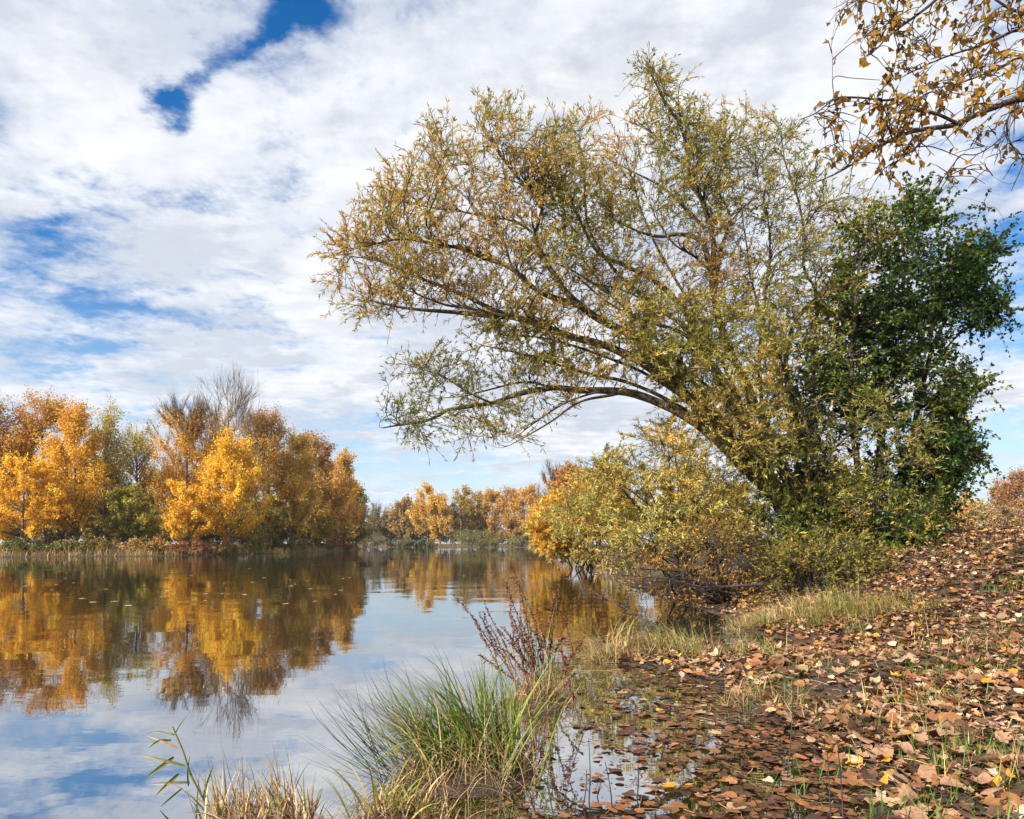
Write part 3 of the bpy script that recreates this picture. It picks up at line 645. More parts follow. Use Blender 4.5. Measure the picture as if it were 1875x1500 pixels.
PAL_L = [WO, WY, WG, WD]; PAL_R = [WO, WY, WG, WD]
crownL = [(600, 470), (622, 400), (690, 330), (770, 268), (790, 220), (850, 185), (930, 190), (975, 240), (1030, 225), (1060, 400), (1090, 560), (1040, 600), (960, 585), (860, 590), (760, 560), (700, 590), (640, 560), (612, 520)]
crownM = [(960, 300), (1050, 212), (1120, 195), (1160, 145), (1190, 118), (1240, 140), (1290, 200), (1330, 260), (1330, 540), (1200, 560), (1090, 560), (1030, 420)]
crownR = [(1270, 225), (1370, 205), (1420, 222), (1445, 235), (1475, 280), (1500, 340), (1570, 345), (1630, 370), (1640, 450), (1540, 560), (1480, 640), (1330, 560), (1300, 400)]
lowL = [(690, 780), (705, 690), (760, 650), (870, 650), (960, 650), (1080, 690), (1030, 760), (950, 805), (830, 805), (720, 800)]
front = [(1090, 560), (1330, 540), (1440, 600), (1440, 760), (1440, 930), (1400, 900), (1300, 780), (1200, 690)]
toe = [(1290, 790), (1400, 800), (1640, 680), (1720, 800), (1700, 960), (1560, 1050), (1440, 1040), (1320, 960), (1180, 930)]
under = [(880, 590), (1060, 600), (1200, 690), (1060, 700), (930, 640)]
PAL_F = [(.50, .31, .07), (.45, .37, .10), (.29, .28, .06), (.16, .17, .04)]
traced_tree(willow, limbs, [
  (crownL, 12.8, .75, 520, PAL_L, [3.2, 3, 2.6, 1.8], 16), (crownM, 14.0, .9, 540, PAL_R, [2.2, 3, 3.2, 2], 14), (crownR, 14.7, .8, 340, PAL_R, [1.6, 3, 3.6, 2], 15),
  (lowL, 12.6, .4, 140, PAL_L, [2, 2.5, 3, 2.5], 13), (under, 13.0, .5, 80, PAL_R, [1, 2, 3, 3], 22), ([(1380, 470), (1480, 420), (1570, 430), (1560, 620), (1500, 900), (1420, 920), (1400, 700)], 13.9, .5, 90, PAL_F, [1.5, 3, 4, 2], 15), (front, 13.0, .6, 370, PAL_F, [2, 3, 4, 1.5], 24), (toe, 12.7, .5, 130, PAL_F, [2, 3, 3, 2.5], 13)],
  11, {'L': .105, 'W': .0205, 'along': 1.1, 'hang': -.15}, (M_BARK, M_TWIG, M_NEAR), n_sub=4, gate=.7, sub_len=(.25, .6), up=.22)
# torn, peeling stub high on the first stem
b = MB(); rng = np.random.default_rng(5); c0 = P(981, 392, 13.15)
S = np.array([c0 + (-.09, -.05, -.02), c0 + (-.05, -.06, .05), c0 + (.02, -.05, .10), c0 + (.03, -.03, -.02), c0 + (.05, -.05, -.16), c0 + (.0, -.06, -.12), c0 + (-.06, -.07, -.10), c0 + (-.02, -.10, 0)])
b.add(S, None, [(0, 1, 7), (1, 2, 7), (2, 3, 7), (3, 4, 7), (4, 5, 7), (5, 6, 7), (6, 0, 7)], (.48, .27, .19))
b.build('peeled_bark', M_LITTER, willow, False, willow_loc)

# ---- dark green maple behind the willow's foot
mloc = P(1610, 1040, 14.6); mloc[2] = float(ground_z(mloc[0], mloc[1]))
maple = empty('maple_tree', mloc, 'dense dark green leafy tree growing up behind the foot of the leaning willow', 'tree')
mg1, mg2, mg3 = (.030, .066, .011), (.060, .112, .015), (.17, .185, .03)  # dark leaf greens, with the tree's shaded side put into the colour
mp_poly = [(1535, 440), (1580, 390), (1630, 385), (1660, 350), (1700, 335), (1720, 380), (1760, 420), (1740, 520), (1720, 640), (1750, 720), (1760, 830), (1735, 920), (1700, 985), (1640, 1040), (1560, 1060), (1470, 1040), (1425, 950), (1420, 820), (1440, 720), (1490, 610), (1520, 510)]
spray1 = [(1720, 470), (1790, 440), (1835, 425), (1840, 470), (1800, 500), (1830, 560), (1800, 600), (1740, 620), (1710, 560)]
spray2 = [(1740, 690), (1810, 700), (1770, 740), (1760, 800), (1790, 850), (1740, 880), (1720, 780)]
traced_tree(maple, [
  ([(1600, 1040), (1610, 850), (1620, 650), (1640, 500), (1680, 370)], 14.6, 14.8, .11, .012), ([(1605, 1040), (1570, 850), (1560, 680), (1570, 520), (1590, 420)], 14.5, 14.2, .09, .012),
  ([(1610, 1040), (1660, 860), (1690, 700), (1730, 590), (1800, 500), (1835, 430)], 14.7, 15.2, .09, .008), ([(1600, 1030), (1540, 920), (1500, 800), (1490, 720)], 14.4, 14.0, .07, .010),
  ([(1610, 1000), (1670, 900), (1730, 800), (1800, 708)], 14.6, 14.6, .06, .006), ([(1700, 680), (1760, 610), (1850, 555)], 14.9, 15.0, .03, .005), ([(1640, 900), (1700, 890), (1780, 845)], 14.6, 14.3, .03, .005)],
  [(mp_poly, 14.7, .75, 560, [mg1, mg2, mg3, (.46, .36, .06)], [4, 4, 2.5, 1.1], 19), ([(1440, 700), (1540, 560), (1700, 560), (1745, 700), (1750, 930), (1690, 1015), (1560, 1050), (1460, 1030), (1425, 900)], 15.1, .45, 280, [mg1, mg2, mg3], [5, 3, 1], 24), (spray1, 15.0, .4, 110, [mg1, mg2], [2, 1], 18), (spray2, 14.6, .35, 80, [mg1, mg2, mg3], [2, 1, 1], 16), ([(1780, 580), (1870, 540), (1850, 575), (1790, 610)], 15, .1, 10, [mg1, mg2], [1, 1], 14), ([(1700, 860), (1800, 835), (1790, 860), (1740, 900)], 14.4, .2, 20, [mg2, mg3], [1, 1], 14)],  # second region: shaded depth low down, painted as mostly the darkest green
  21, {'L': .080, 'W': .062, 'along': .6, 'hang': -.35}, (M_TWIG, M_TWIG, M_DARKLEAF), n_sub=4, gate=.55, sub_len=(.30, .80), up=.15, flat=.55, droop=-.1)

# ---- birch-leaved poplar whose limbs hang into the frame from the right
ploc = np.array([6.9, 6.6, 0.]); ploc[2] = float(ground_z(ploc[0], ploc[1]))
pop = empty('poplar_tree', ploc, 'poplar limbs with sparse ochre leaves hanging in at the top right corner', 'tree')
def to_px(x, y, z): return (CX + F * x / y, YH - F * (z - CH) / y)
bt = MB(); tr = spline([ploc + (0, 0, -.1), ploc + (.05, 0, 1.5), ploc + (-.05, .05, 3.5), ploc + (.1, 0, 6.0), ploc + (0, .1, 9.0)], 24)
bt.add(*tubes(tr[None], (np.linspace(.20, .05, 24))[None], 12)); bt.build('trunk', M_FARBARK, pop, True, ploc)
PO = (.34, .185, .03); PB = (.26, .13, .025); PG = (.20, .14, .025); PYL = (.46, .25, .035)
traced_tree(pop, [
  ([(2240, 300), (2080, 215), (1960, 180), (1875, 179), (1827, 195), (1787, 211), (1755, 227), (1712, 235), (1672, 245), (1637, 259), (1600, 277), (1568, 299), (1533, 320), (1493, 339)], 6.6, 6.0, .045, .003),
  ([(1712, 235), (1680, 269), (1653, 291), (1624, 309), (1632, 331), (1629, 349)], 6.15, 6.0, .012, .003),
  ([(1755, 227), (1712, 208), (1680, 203), (1664, 189), (1661, 176), (1621, 184), (1573, 181), (1528, 184), (1493, 208), (1461, 221)], 6.2, 5.9, .016, .003),
  ([(1680, 269), (1707, 270), (1755, 288), (1781, 301)], 6.1, 6.2, .006, .003), ([(1755, 288), (1728, 320), (1712, 344)], 6.2, 6.2, .006, .003),
  ([(1875, 160), (1861, 187), (1845, 219), (1843, 245), (1850, 265), (1861, 282), (1875, 290), (1850, 350)], 6.3, 6.3, .010, .003), ([(1843, 245), (1815, 267), (1787, 283), (1755, 288), (1735, 350)], 6.3, 6.2, .006, .003),
  ([(2240, -120), (2000, -80), (1800, -60), (1740, -25), (1707, 5), (1675, 29), (1653, 45), (1627, 67), (1605, 91), (1579, 107)], 6.6, 6.0, .035, .003),
  ([(2240, 60), (2000, 60), (1875, 25), (1840, 10), (1780, -40)], 6.6, 6.3, .03, .006), ([(2240, 100), (1980, 60), (1875, 50), (1827, 69), (1787, 88), (1747, 101), (1707, 115), (1650, 140)], 6.6, 6.1, .025, .003),
  ([(2240, 150), (2000, 100), (1875, 107), (1835, 123), (1787, 144), (1747, 157), (1700, 165)], 6.6, 6.4, .022, .003), ([(2235, -150), (2180, -330), (2060, -450), (1900, -500), (1740, -460)], 6.6, 6.3, .05, .006), ([(2240, -250), (2300, -420), (2420, -500), (2500, -420)], 6.7, 7.0, .05, .006),
  ([(2000, -80), (1900, -180), (1780, -260), (1660, -280)], 6.5, 6.2, .02, .005), ([(2240, -50), (2380, -180), (2500, -200)], 6.7, 7.1, .04, .006), ([(1740, -25), (1640, -40), (1568, 5), (1541, 27)], 6.2, 6.0, .010, .003),
  ([(1528, 184), (1527, 143), (1560, 144), (1610, 148)], 5.95, 6.0, .004, .0025), ([(1680, 203), (1690, 175), (1715, 172), (1712, 205)], 6.1, 6.0, .007, .004)],
  [([(1655, 0), (1875, -20), (1880, 190), (1780, 215), (1690, 200), (1640, 150), (1640, 60)], 6.2, .35, 62, [PYL, PO, PB, PG], [1, 3, 2, 2], 2.4),
   ([(1515, 180), (1700, 170), (1700, 255), (1640, 300), (1530, 335), (1500, 250)], 6.05, .2, 46, [PYL, PO, PB, PG], [1, 3, 2, 1], 2.1),
   ([(1700, 220), (1875, 200), (1875, 320), (1720, 340)], 6.2, .25, 16, [PO, PB], [1, 1], .7),
   ([(1525, -30), (1660, -30), (1660, 80), (1590, 105), (1530, 30)], 6.05, .2, 18, [PO, PB, PG], [2, 1, 1], 2.2),
   ([(1560, -500), (2250, -600), (2600, -200), (2500, 150), (1900, 0), (1880, -30), (1560, -30)], 6.6, .6, 170, [PYL, PO, PB, PG], [1, 3, 2, 2], 6)],
  31, {'L': .062, 'W': .054, 'along': .25, 'hang': -.75}, (M_TWIG, M_TWIG, M_NEAR), n_sub=4, gate=2.5, sub_len=(.12, .30), up=.1, droop=-.3)

# ---- bushy willow growth in front, low over the water
def bush(name, label, px, py0, Y, poly, nb, cols, wts, seed, leafL, leafW, nleaf, spread=.5, nst=14, mat=None, cat='bush', tops=None, group=None):
    rng = np.random.default_rng(seed)
    loc = P(px, py0, Y); loc[2] = max(-.05, float(ground_z(loc[0], loc[1])))
    pb = np.array(poly, float); cen = pb.mean(0)
    e = empty(name, loc, label, cat, group)
    g0 = to_px(*loc); L = []
    for i in range(nst):
        tgt = pb[rng.integers(len(pb))] * rng.uniform(.45, .85) ; tgt = cen + (pb[rng.integers(len(pb))] - cen) * rng.uniform(.4, .9)
        s0 = (g0[0] + rng.uniform(-40, 40), g0[1]); mid = ((s0[0] + tgt[0]) / 2 + rng.uniform(-20, 20), (s0[1] + tgt[1]) / 2 - abs(tgt[0] - s0[0]) * .12)
        L.append(([s0, mid, tuple(tgt)], Y, Y + rng.normal(0, spread), .03, .006))
    traced_tree(e, L, [(poly, Y, spread, nb, cols, wts, nleaf)], seed, {'L': leafL, 'W': leafW, 'along': .8, 'hang': -.1}, (M_TWIG, M_TWIG, mat or M_NEAR),
                n_sub=4, names=('stem', 'twigs', 'foliage'), gate=.55, sub_len=(.25, .55), up=.25)
    return e
BY1 = [(.80, .51, .13), (.74, .58, .20), (.58, .51, .15), (.34, .33, .08)]
bush('willow_bush', 'pale yellow green willow bush spreading over the water left of the leaning trunk', 1270, 1060, 14.2,
     [(1010, 960), (1040, 900), (1090, 850), (1150, 785), (1230, 770), (1300, 840), (1370, 920), (1390, 985), (1320, 1010), (1200, 1030), (1100, 1040), (1030, 1010)], 430, BY1, [3, 3, 3, 1.4], 41, .095, .020, 24, .9, 26)
bush('willow_bush', 'orange tinged willow bush at the left tip of the right shore, over the water', 1085, 1035, 30,
     [(962, 985), (975, 940), (1020, 895), (1070, 860), (1130, 850), (1170, 960), (1150, 1035), (1060, 1030), (1000, 1015)], 300, [(.68, .38, .06), (.62, .42, .10), (.40, .34, .09)], [3, 3, 1], 42, .19, .06, 30, 1.2, 20)
UN = [(.55, .28, .05), (.30, .18, .045), (.13, .12, .035), (.07, .055, .03)]
bush('undergrowth_bush', 'tangled brown undergrowth with orange leaves between the willow bush and the bank', 1330, 1085, 12.4,
     [(1100, 1040), (1200, 985), (1320, 960), (1430, 990), (1470, 1060), (1400, 1105), (1260, 1100), (1160, 1075)], 190, UN, [1.8, 2, 2, 2.5], 43, .08, .026, 9, .6, 34)
bush('undergrowth_bush', 'olive undergrowth with narrow leaves right below the foot of the willow', 1500, 1105, 11.6,
     [(1400, 1040), (1460, 985), (1540, 1000), (1620, 1010), (1610, 1060), (1560, 1095), (1440, 1105)], 120, [(.42, .27, .05), (.26, .25, .05), (.15, .17, .04)], [1.5, 2, 3], 44, .085, .020, 12, .45, 20)
bush('undergrowth_bush', 'dark green and yellow undergrowth hiding the foot of the willow and the dark tree', 1560, 1060, 13.0,
     [(1400, 900), (1480, 870), (1620, 880), (1730, 900), (1735, 960), (1690, 1030), (1560, 1065), (1430, 1060), (1390, 980)], 210, [mg2, mg3, (.34, .29, .05), (.48, .32, .06)], [3, 3, 2, 1], 46, .08, .03, 15, .4, 16, M_NEAR)
bush('undergrowth_bush', 'dark green undergrowth between the dark tree and the leaf covered bank', 1640, 1010, 13.2,
     [(1570, 1010), (1590, 960), (1660, 930), (1720, 950), (1700, 1010), (1640, 1040), (1590, 1045)], 90, [mg2, mg3, (.3, .2, .04)], [2, 2, 1], 45, .085, .05, 12, .35, 10, M_DARKLEAF)

# ------------------------------------------------------------------ fallen leaves
rng = np.random.default_rng(77)
def leaf_template(seed, lobes):
    r = np.random.default_rng(seed)
    if lobes == 0:    # poplar: broad, pointed
        prof = [(0, 0), (.10, .22), (.26, .40), (.45, .42), (.65, .30), (.84, .14), (1, 0)]
    elif lobes == 1:  # rounder
        prof = [(0, 0), (.08, .28), (.25, .46), (.5, .48), (.75, .34), (.92, .14), (1, 0)]
    elif lobes == 2:  # lobed
        prof = [(0, 0), (.12, .30), (.20, .20), (.42, .48), (.50, .26), (.74, .34), (.80, .16), (1, 0)]
    else:             # narrow
        prof = [(0, 0), (.15, .15), (.38, .22), (.62, .20), (.82, .11), (1, 0)]
    prof = np.array(prof); m = len(prof)
    top = prof * [1, 1] * (1 + r.normal(0, .16, prof.shape) * [0, 1]); bot = prof * [1, -1] * (1 + r.normal(0, .16, prof.shape) * [0, 1])
    mid = np.stack([prof[:, 0], 0 * prof[:, 0]], 1)
    XY = np.concatenate([top, mid, bot]); XY[:, 0] -= .5
    cx, cyv, ph = r.uniform(-.6, 1.1), r.uniform(-.9, 1.6), r.uniform(0, 6)
    Z = cx * XY[:, 0] ** 2 + cyv * XY[:, 1] ** 2 + .06 * np.sin(XY[:, 0] * 9 + ph) * np.abs(XY[:, 1]) * 2 + .03 * np.sin(XY[:, 1] * 14 + ph)
    V = np.concatenate([XY, Z[:, None]], 1)
    q = []
    for i in range(m - 1):
        q.append((m + i, m + i + 1, i + 1, i)); q.append((2 * m + i, 2 * m + i + 1, m + i + 1, m + i))
    shade = np.concatenate([np.full(m, 1.), np.full(m, .86), np.full(m, 1.)])
    return V, np.array(q), shade
TPL = [leaf_template(900 + i, [0, 1, 2, 0, 3, 2, 0, 2, 3, 0, 2, 3][i]) for i in range(12)]
LCOL = {'pinkish brown': (.37, .205, .125), 'tan': (.43, .27, .15), 'rust brown': (.28, .125, .052), 'dark brown': (.11, .056, .034), 'orange yellow': (.60, .29, .035), 'pale buff': (.56, .42, .29)}
LN = list(LCOL); LW = [3.2, 2.2, 3.6, 3.8, .5, .8]

def scatter(n, x0, x1, y0, y1):
    X = rng.uniform(x0, x1, n); Y = rng.uniform(y0, y1, n); return X, Y
XY = [scatter(9500, .4, 5, 1.9, 5), scatter(12500, .8, 8.5, 5, 9), scatter(27000, 2.5, 13.5, 9, 17), scatter(1600, 10, 17, 12, 19), scatter(3000, 5, 9, 2.2, 5), scatter(4500, 8.5, 15, 4.5, 9.5), scatter(2000, 1.5, 6, .2, 2.0), scatter(5200, -.1, 1.9, 2.2, 6.2)]
X = np.concatenate([a[0] for a in XY]); Y = np.concatenate([a[1] for a in XY])
scrap = np.zeros(len(X), bool); scrap[-5200:] = True                    # small torn scraps afloat at the flooded edge
gz = ground_z(X, Y); ins = in_poly(X, Y, LAKE); dl = poly_dist(X, Y, LAKE)
on_water = gz < 0.0
pn = wob(np.stack([X, Y, 0 * X], 1), 1.6, 61)
keep_p = np.where(on_water, .62 * np.exp(-np.maximum(dl - .05, 0) / .55) * sstep(6.4, 5.2, Y) * np.clip(.85 + 1.0 * pn, .1, 1.3) + .07 * np.exp(-dl / .9), np.where(Y > 8.2, .98, .74) + np.where(Y > 8.2, .25, .48) * pn)
keep_p *= np.where((X < 3.0 + .2 * (Y - 8)) & (Y > 7) & (dl < 1.1), .25, 1)        # grass tussocks there
kp = rng.random(len(X)) < keep_p; 
vis = (np.abs(X / Y * F) < 1010) | (rng.random(len(X)) < .7)
kp &= vis & ~(scrap & ~on_water)
scrap = scrap[kp]
X, Y, gz, on_water, dl = X[kp], Y[kp], gz[kp], on_water[kp], dl[kp]
# a few leaves beyond the flooded corner, on the mud by the sedge
n = len(X)
size = rng.lognormal(math.log(.067), .40, n) * np.where(on_water, .92, 1) * np.where(scrap, rng.uniform(.25, .6, n), 1)
yaw = rng.uniform(0, 6.283, n)
tilt = np.where(on_water, rng.normal(0, .09, n), rng.normal(0, .30, n)); roll = np.where(on_water, rng.normal(0, .09, n), rng.normal(0, .30, n))
Zl = np.where(on_water, .004 + rng.uniform(0, .012, n), gz + .012 + rng.uniform(0, .045, n))
size = np.minimum(size, np.where(on_water, .088, .13))
ti = rng.integers(0, len(TPL), n); lci = rng.choice(len(LN), n, p=np.array(LW) / sum(LW))
wet = on_water & (scrap | (rng.random(n) < .78)); lci[wet] = rng.choice([2, 3], wet.sum())
px_, py_ = to_px(X, Y, Zl)
inframe = (px_ > 5) & (px_ < 1870) & (py_ < 1495)
key = np.where(inframe, size / Y, 0)
order = np.argsort(-key); topn = order[:290]; rest = order[290:]
col = np.array([LCOL[c] for c in LN])[lci]; col = jit(col, n, rng, .24, .05); col[wet] *= .8   # soaked leaves are darker
b = MB()
def rot(yaw, tilt, roll):
    cz, sz = np.cos(yaw), np.sin(yaw); cx, sx = np.cos(tilt), np.sin(tilt); cr, sr = np.cos(roll), np.sin(roll)
    Rz = np.zeros((len(yaw), 3, 3)); Rz[:, 0, 0] = cz; Rz[:, 0, 1] = -sz; Rz[:, 1, 0] = sz; Rz[:, 1, 1] = cz; Rz[:, 2, 2] = 1
    Rx = np.zeros_like(Rz); Rx[:, 0, 0] = 1; Rx[:, 1, 1] = cx; Rx[:, 1, 2] = -sx; Rx[:, 2, 1] = sx; Rx[:, 2, 2] = cx
    Ry = np.zeros_like(Rz); Ry[:, 1, 1] = 1; Ry[:, 0, 0] = cr; Ry[:, 0, 2] = sr; Ry[:, 2, 0] = -sr; Ry[:, 2, 2] = cr
    return Rz @ Rx @ Ry
RM = rot(yaw, tilt, roll)
for t in range(len(TPL)):
    V, q, sh = TPL[t]; ii = rest[ti[rest] == t]
    flat_ = np.where(on_water[ii], .4, 1.0)
    VV = np.repeat(V[None], len(ii), 0) * np.stack([np.ones(len(ii)), np.ones(len(ii)), flat_], 1)[:, None, :]
    W3 = np.einsum('nij,nmj->nmi', RM[ii], VV) * size[ii][:, None, None] + np.stack([X[ii], Y[ii], Zl[ii]], 1)[:, None, :]
    m = len(V); qq = (q[None] + (np.arange(len(ii)) * m)[:, None, None]).reshape(-1, 4)
    b.add(W3.reshape(-1, 3), qq, None, (col[ii][:, None, :] * sh[None, :, None]).reshape(-1, 3))
tag(b.build('leaf_litter', M_LITTER, None, False), 'carpet of dry brown leaves covering the bank and the flooded edge', 'fallen leaves', kind='stuff')
# the leaves that show largest, one object each
proto = {}
for t in range(len(TPL)):
    for c in range(len(LN)):
        V, q, sh = TPL[t]; bb = MB(); bb.add(V, q, None, np.array(LCOL[LN[c]])[None] * sh[:, None])
        o = bb.build('fallen_leaf', M_LITTER); proto[(t, c)] = o.data; bpy.data.objects.remove(o)
first = {}
for i in topn:
    o = bpy.data.objects.new('fallen_leaf', proto[(int(ti[i]), int(lci[i]))]); COL.objects.link(o)
    o.location = (X[i], Y[i], Zl[i]); o.rotation_mode = 'XYZ'; o.rotation_euler = (tilt[i], roll[i], yaw[i]); s = size[i]; o.scale = (s, s, s * (.4 if on_water[i] else 1))
    where = 'floating among others in the dark flooded corner' if on_water[i] else ('lying among others on the leaf covered bank at the lower right')
    tag(o, f'{LN[lci[i]]} fallen leaf {where}', 'leaf', ('floating ' if on_water[i] else 'fallen ') + LN[lci[i]] + ' leaves')

# small leaves drifting far out on the lake
bb = MB(); V, q, sh = TPL[1]; bb.add(V * [1, 1, .2], q, None, np.array((.62, .48, .28))[None] * sh[:, None]); o = bb.build('drifting_leaf', M_LITTER); dm = o.data; bpy.data.objects.remove(o)
r2 = np.random.default_rng(8)
for i in range(64):
    px = r2.uniform(40, 640) if i < 48 else r2.uniform(700, 1050); py = r2.uniform(1035, 1110) if i < 48 else r2.uniform(1030, 1075)
    Yd = F * CH / (py - YH); o = bpy.data.objects.new('drifting_leaf', dm); COL.objects.link(o)
    o.location = ((px - CX) / F * Yd, Yd, .006); o.rotation_euler = (0, 0, r2.uniform(0, 6)); s = r2.uniform(.07, .14); o.scale = (s * 1.2, s, s)
    tag(o, 'small pale leaf drifting on the open lake, one of a loose scatter', 'leaf', 'leaves drifting on the open lake')

# ------------------------------------------------------------------ grasses
def cvar(cols, wts, n, rng, v=.2): return jit(pick(cols, wts, n, rng), n, rng, v, .06)
def tuft(mb, n, cx, cy, rx, ry, length, lean, curve, width, cols, wts, rng, az=None, azs=3.14, tip=None, k=7, z=None, outward=.0):
    a = rng.uniform(0, 6.283, n); r = np.sqrt(rng.random(n))
    x = cx + np.cos(a) * r * rx; y = cy + np.sin(a) * r * ry
    zz = np.maximum(ground_z(x, y), -.02) if z is None else np.full(n, z)
    A = rng.normal(az, azs, n) if az is not None else rng.uniform(0, 6.283, n)
    if outward: A = a + rng.normal(0, outward, n)
    C0 = cvar(cols, wts, n, rng); C1 = C0 * .8 + np.array(tip) * .2 if tip is not None else C0
    if tip is not None:
        m = rng.random(n)[:, None]; C1 = C0 * (1 - m) + np.array(tip) * m
    mb.add(*blades(np.stack([x, y, zz], 1), A, rng.uniform(*length, n), np.abs(rng.normal(lean[0], lean[1], n)), rng.normal(curve[0], curve[1], n), rng.uniform(*width, n), C0, C1, k, rng.normal(0, .5)))
SG = [(.045, .13, .012), (.08, .19, .018), (.15, .21, .03)]; ST = [(.46, .31, .15), (.56, .40, .22), (.34, .21, .10), (.25, .15, .07)]; YG = [(.30, .28, .05), (.42, .36, .07), (.20, .22, .04)]
rg = np.random.default_rng(3)
# big sedge
e = empty('sedge_tussock', (-.22, 3.42, .05), 'big green sedge tussock with long blades arching left over the water', 'tussock'); O = np.array(e.location)
b = MB(); tuft(b, 330, -.25, 3.42, .25, .19, (.31, .67), (.52, .25), (1.3, .35), (.008, .0135), SG, [3, 3, 1], rg, az=3.0, azs=.65, tip=(.28, .30, .06), k=9)
tuft(b, 110, -.06, 3.40, .12, .14, (.30, .56), (.10, .1), (.35, .3), (.006, .010), SG, [3, 2, 1], rg, az=2.4, azs=1.0, tip=(.25, .25, .05), k=8)
tuft(b, 14, -.05, 3.3, .25, .15, (.45, .7), (.5, .2), (.6, .3), (.007, .011), [(.16, .20, .03)], [1], rg, az=.5, azs=.5, k=8)
b.build('green_blades', M_GRASS, e, False, O)
b = MB(); tuft(b, 260, -.22, 3.32, .36, .24, (.22, .55), (.75, .3), (1.2, .5), (.004, .008), ST, [3, 2, 2, 2], rg, k=7)
tuft(b, 120, -.20, 3.35, .34, .22, (.35, .62), (.4, .25), (1.3, .4), (.004, .007), ST + YG, [2, 2, 1, 1, 1, 1, 1], rg, az=3.1, azs=1.0, k=8)
b.build('dry_blades', M_GRASS, e, False, O)
b = MB(); tuft(b, 110, -.45, 3.42, .22, .30, (.35, .62), (1.0, .2), (-.35, .25), (.004, .006), [(.035, .030, .022), (.05, .05, .03)], [1, 1], rg, az=2.9, azs=.45, k=5)
b.build('dark_stalks', M_GRASS, e, False, O)
# dry loosestrife stand
e = empty('loosestrife_plant', (.17, 4.9, .05), 'reddish brown dried loosestrife stand with thin seed spikes on a straw hummock in the water', 'plant'); O = np.array(e.location)
b = MB(); seeds = MB(); lv = MB()
for i in range(30):
    x0, y0 = .17 + rg.normal(0, .09), 4.9 + rg.normal(0, .07); L = rg.uniform(.5, .98); az = rg.normal(2.75, .5) if i < 22 else rg.normal(1.2, .5); ln = abs(rg.normal(.30, .2))
    s = np.linspace(0, 1, 8); th = ln + .12 * s
    pts = np.stack([x0 + np.cos(az) * np.sin(th) * s * L, y0 + np.sin(az) * np.sin(th) * s * L * .6, .03 + np.cos(th) * s * L], 1)
    pts[1:] += rg.normal(0, .006, (7, 3))
    cc = [(.30, .19, .07), (.16, .17, .04), (.16, .06, .035)][rg.integers(3)]
    b.add(*tubes(pts[None], np.linspace(.0042, .0016, 8)[None], 4, cc))
    ns = 120; t = rg.uniform(.42, 1, ns); c = np.stack([np.interp(t, s, pts[:, j]) for j in range(3)], 1)
    seeds.add(*leaves(c + rg.normal(0, .003, (ns, 3)), rg.normal(size=(ns, 3)) + (0, 0, .6), rg.uniform(.012, .022, ns), rg.uniform(.008, .013, ns), cvar([(.13, .045, .030), (.20, .07, .045), (.09, .045, .035)], [2, 1, 1], ns, rg), rg))
    ns = 16; t = rg.uniform(.3, .85, ns); c = np.stack([np.interp(t, s, pts[:, j]) for j in range(3)], 1)
    lv.add(*leaves(c, rg.normal(size=(ns, 3)) + (0, 0, -.3), rg.uniform(.02, .06, ns), rg.uniform(.006, .013, ns), cvar([(.26, .10, .06), (.19, .06, .04), (.34, .19, .10)], [2, 2, 1], ns, rg), rg))
b.build('stems', M_GRASS, e, False, O); seeds.build('seed_spikes', M_LITTER, e, False, O); lv.build('withered_leaves', M_LITTER, e, False, O)
b = MB(); tuft(b, 150, .19, 4.88, .16, .14, (.15, .36), (.35, .25), (.9, .6), (.004, .007), ST, [3, 2, 2, 2], rg, k=6)
tuft(b, 260, .20, 4.82, .28, .20, (.10, .26), (1.1, .3), (.6, .5), (.004, .008), ST, [2, 1, 3, 3], rg, k=6); tuft(b, 26, .2, 4.9, .12, .1, (.4, .7), (.12, .1), (.2, .2), (.005, .008), SG + YG, [1, 1, 1, 1, 1, 1], rg, az=1.5, azs=1.2)
b.build('straw_base', M_GRASS, e, False, O)
# thin red dock on the right of it
e = empty('dock_plant', (.43, 4.75, .0), 'single thin red stemmed dock with a few drooping crimson leaves', 'plant'); O = np.array(e.location)
b = MB(); dk = spline([P(1068, 1345, 4.1) * [1, 1, 0] + [0, 0, .0], P(1052, 1290, 4.15), P(1040, 1230, 4.2), P(1028, 1190, 4.2), P(1032, 1165, 4.2)], 16); b.add(*tubes(dk[None], np.linspace(.004, .002, 16)[None], 5, (.15, .06, .045)))
b.build('stem', M_GRASS, e, False, O); b = MB(); ii = rg.integers(6, 16, 60)
b.add(*leaves(dk[ii] + rg.normal(0, .004, (60, 3)), rg.normal(size=(60, 3)) + (0, 0, -.7), rg.uniform(.02, .07, 60), rg.uniform(.008, .02, 60), cvar([(.17, .05, .045), (.11, .045, .035)], [1, 1], 60, rg), rg)); b.build('leaves', M_LITTER, e, False, O)
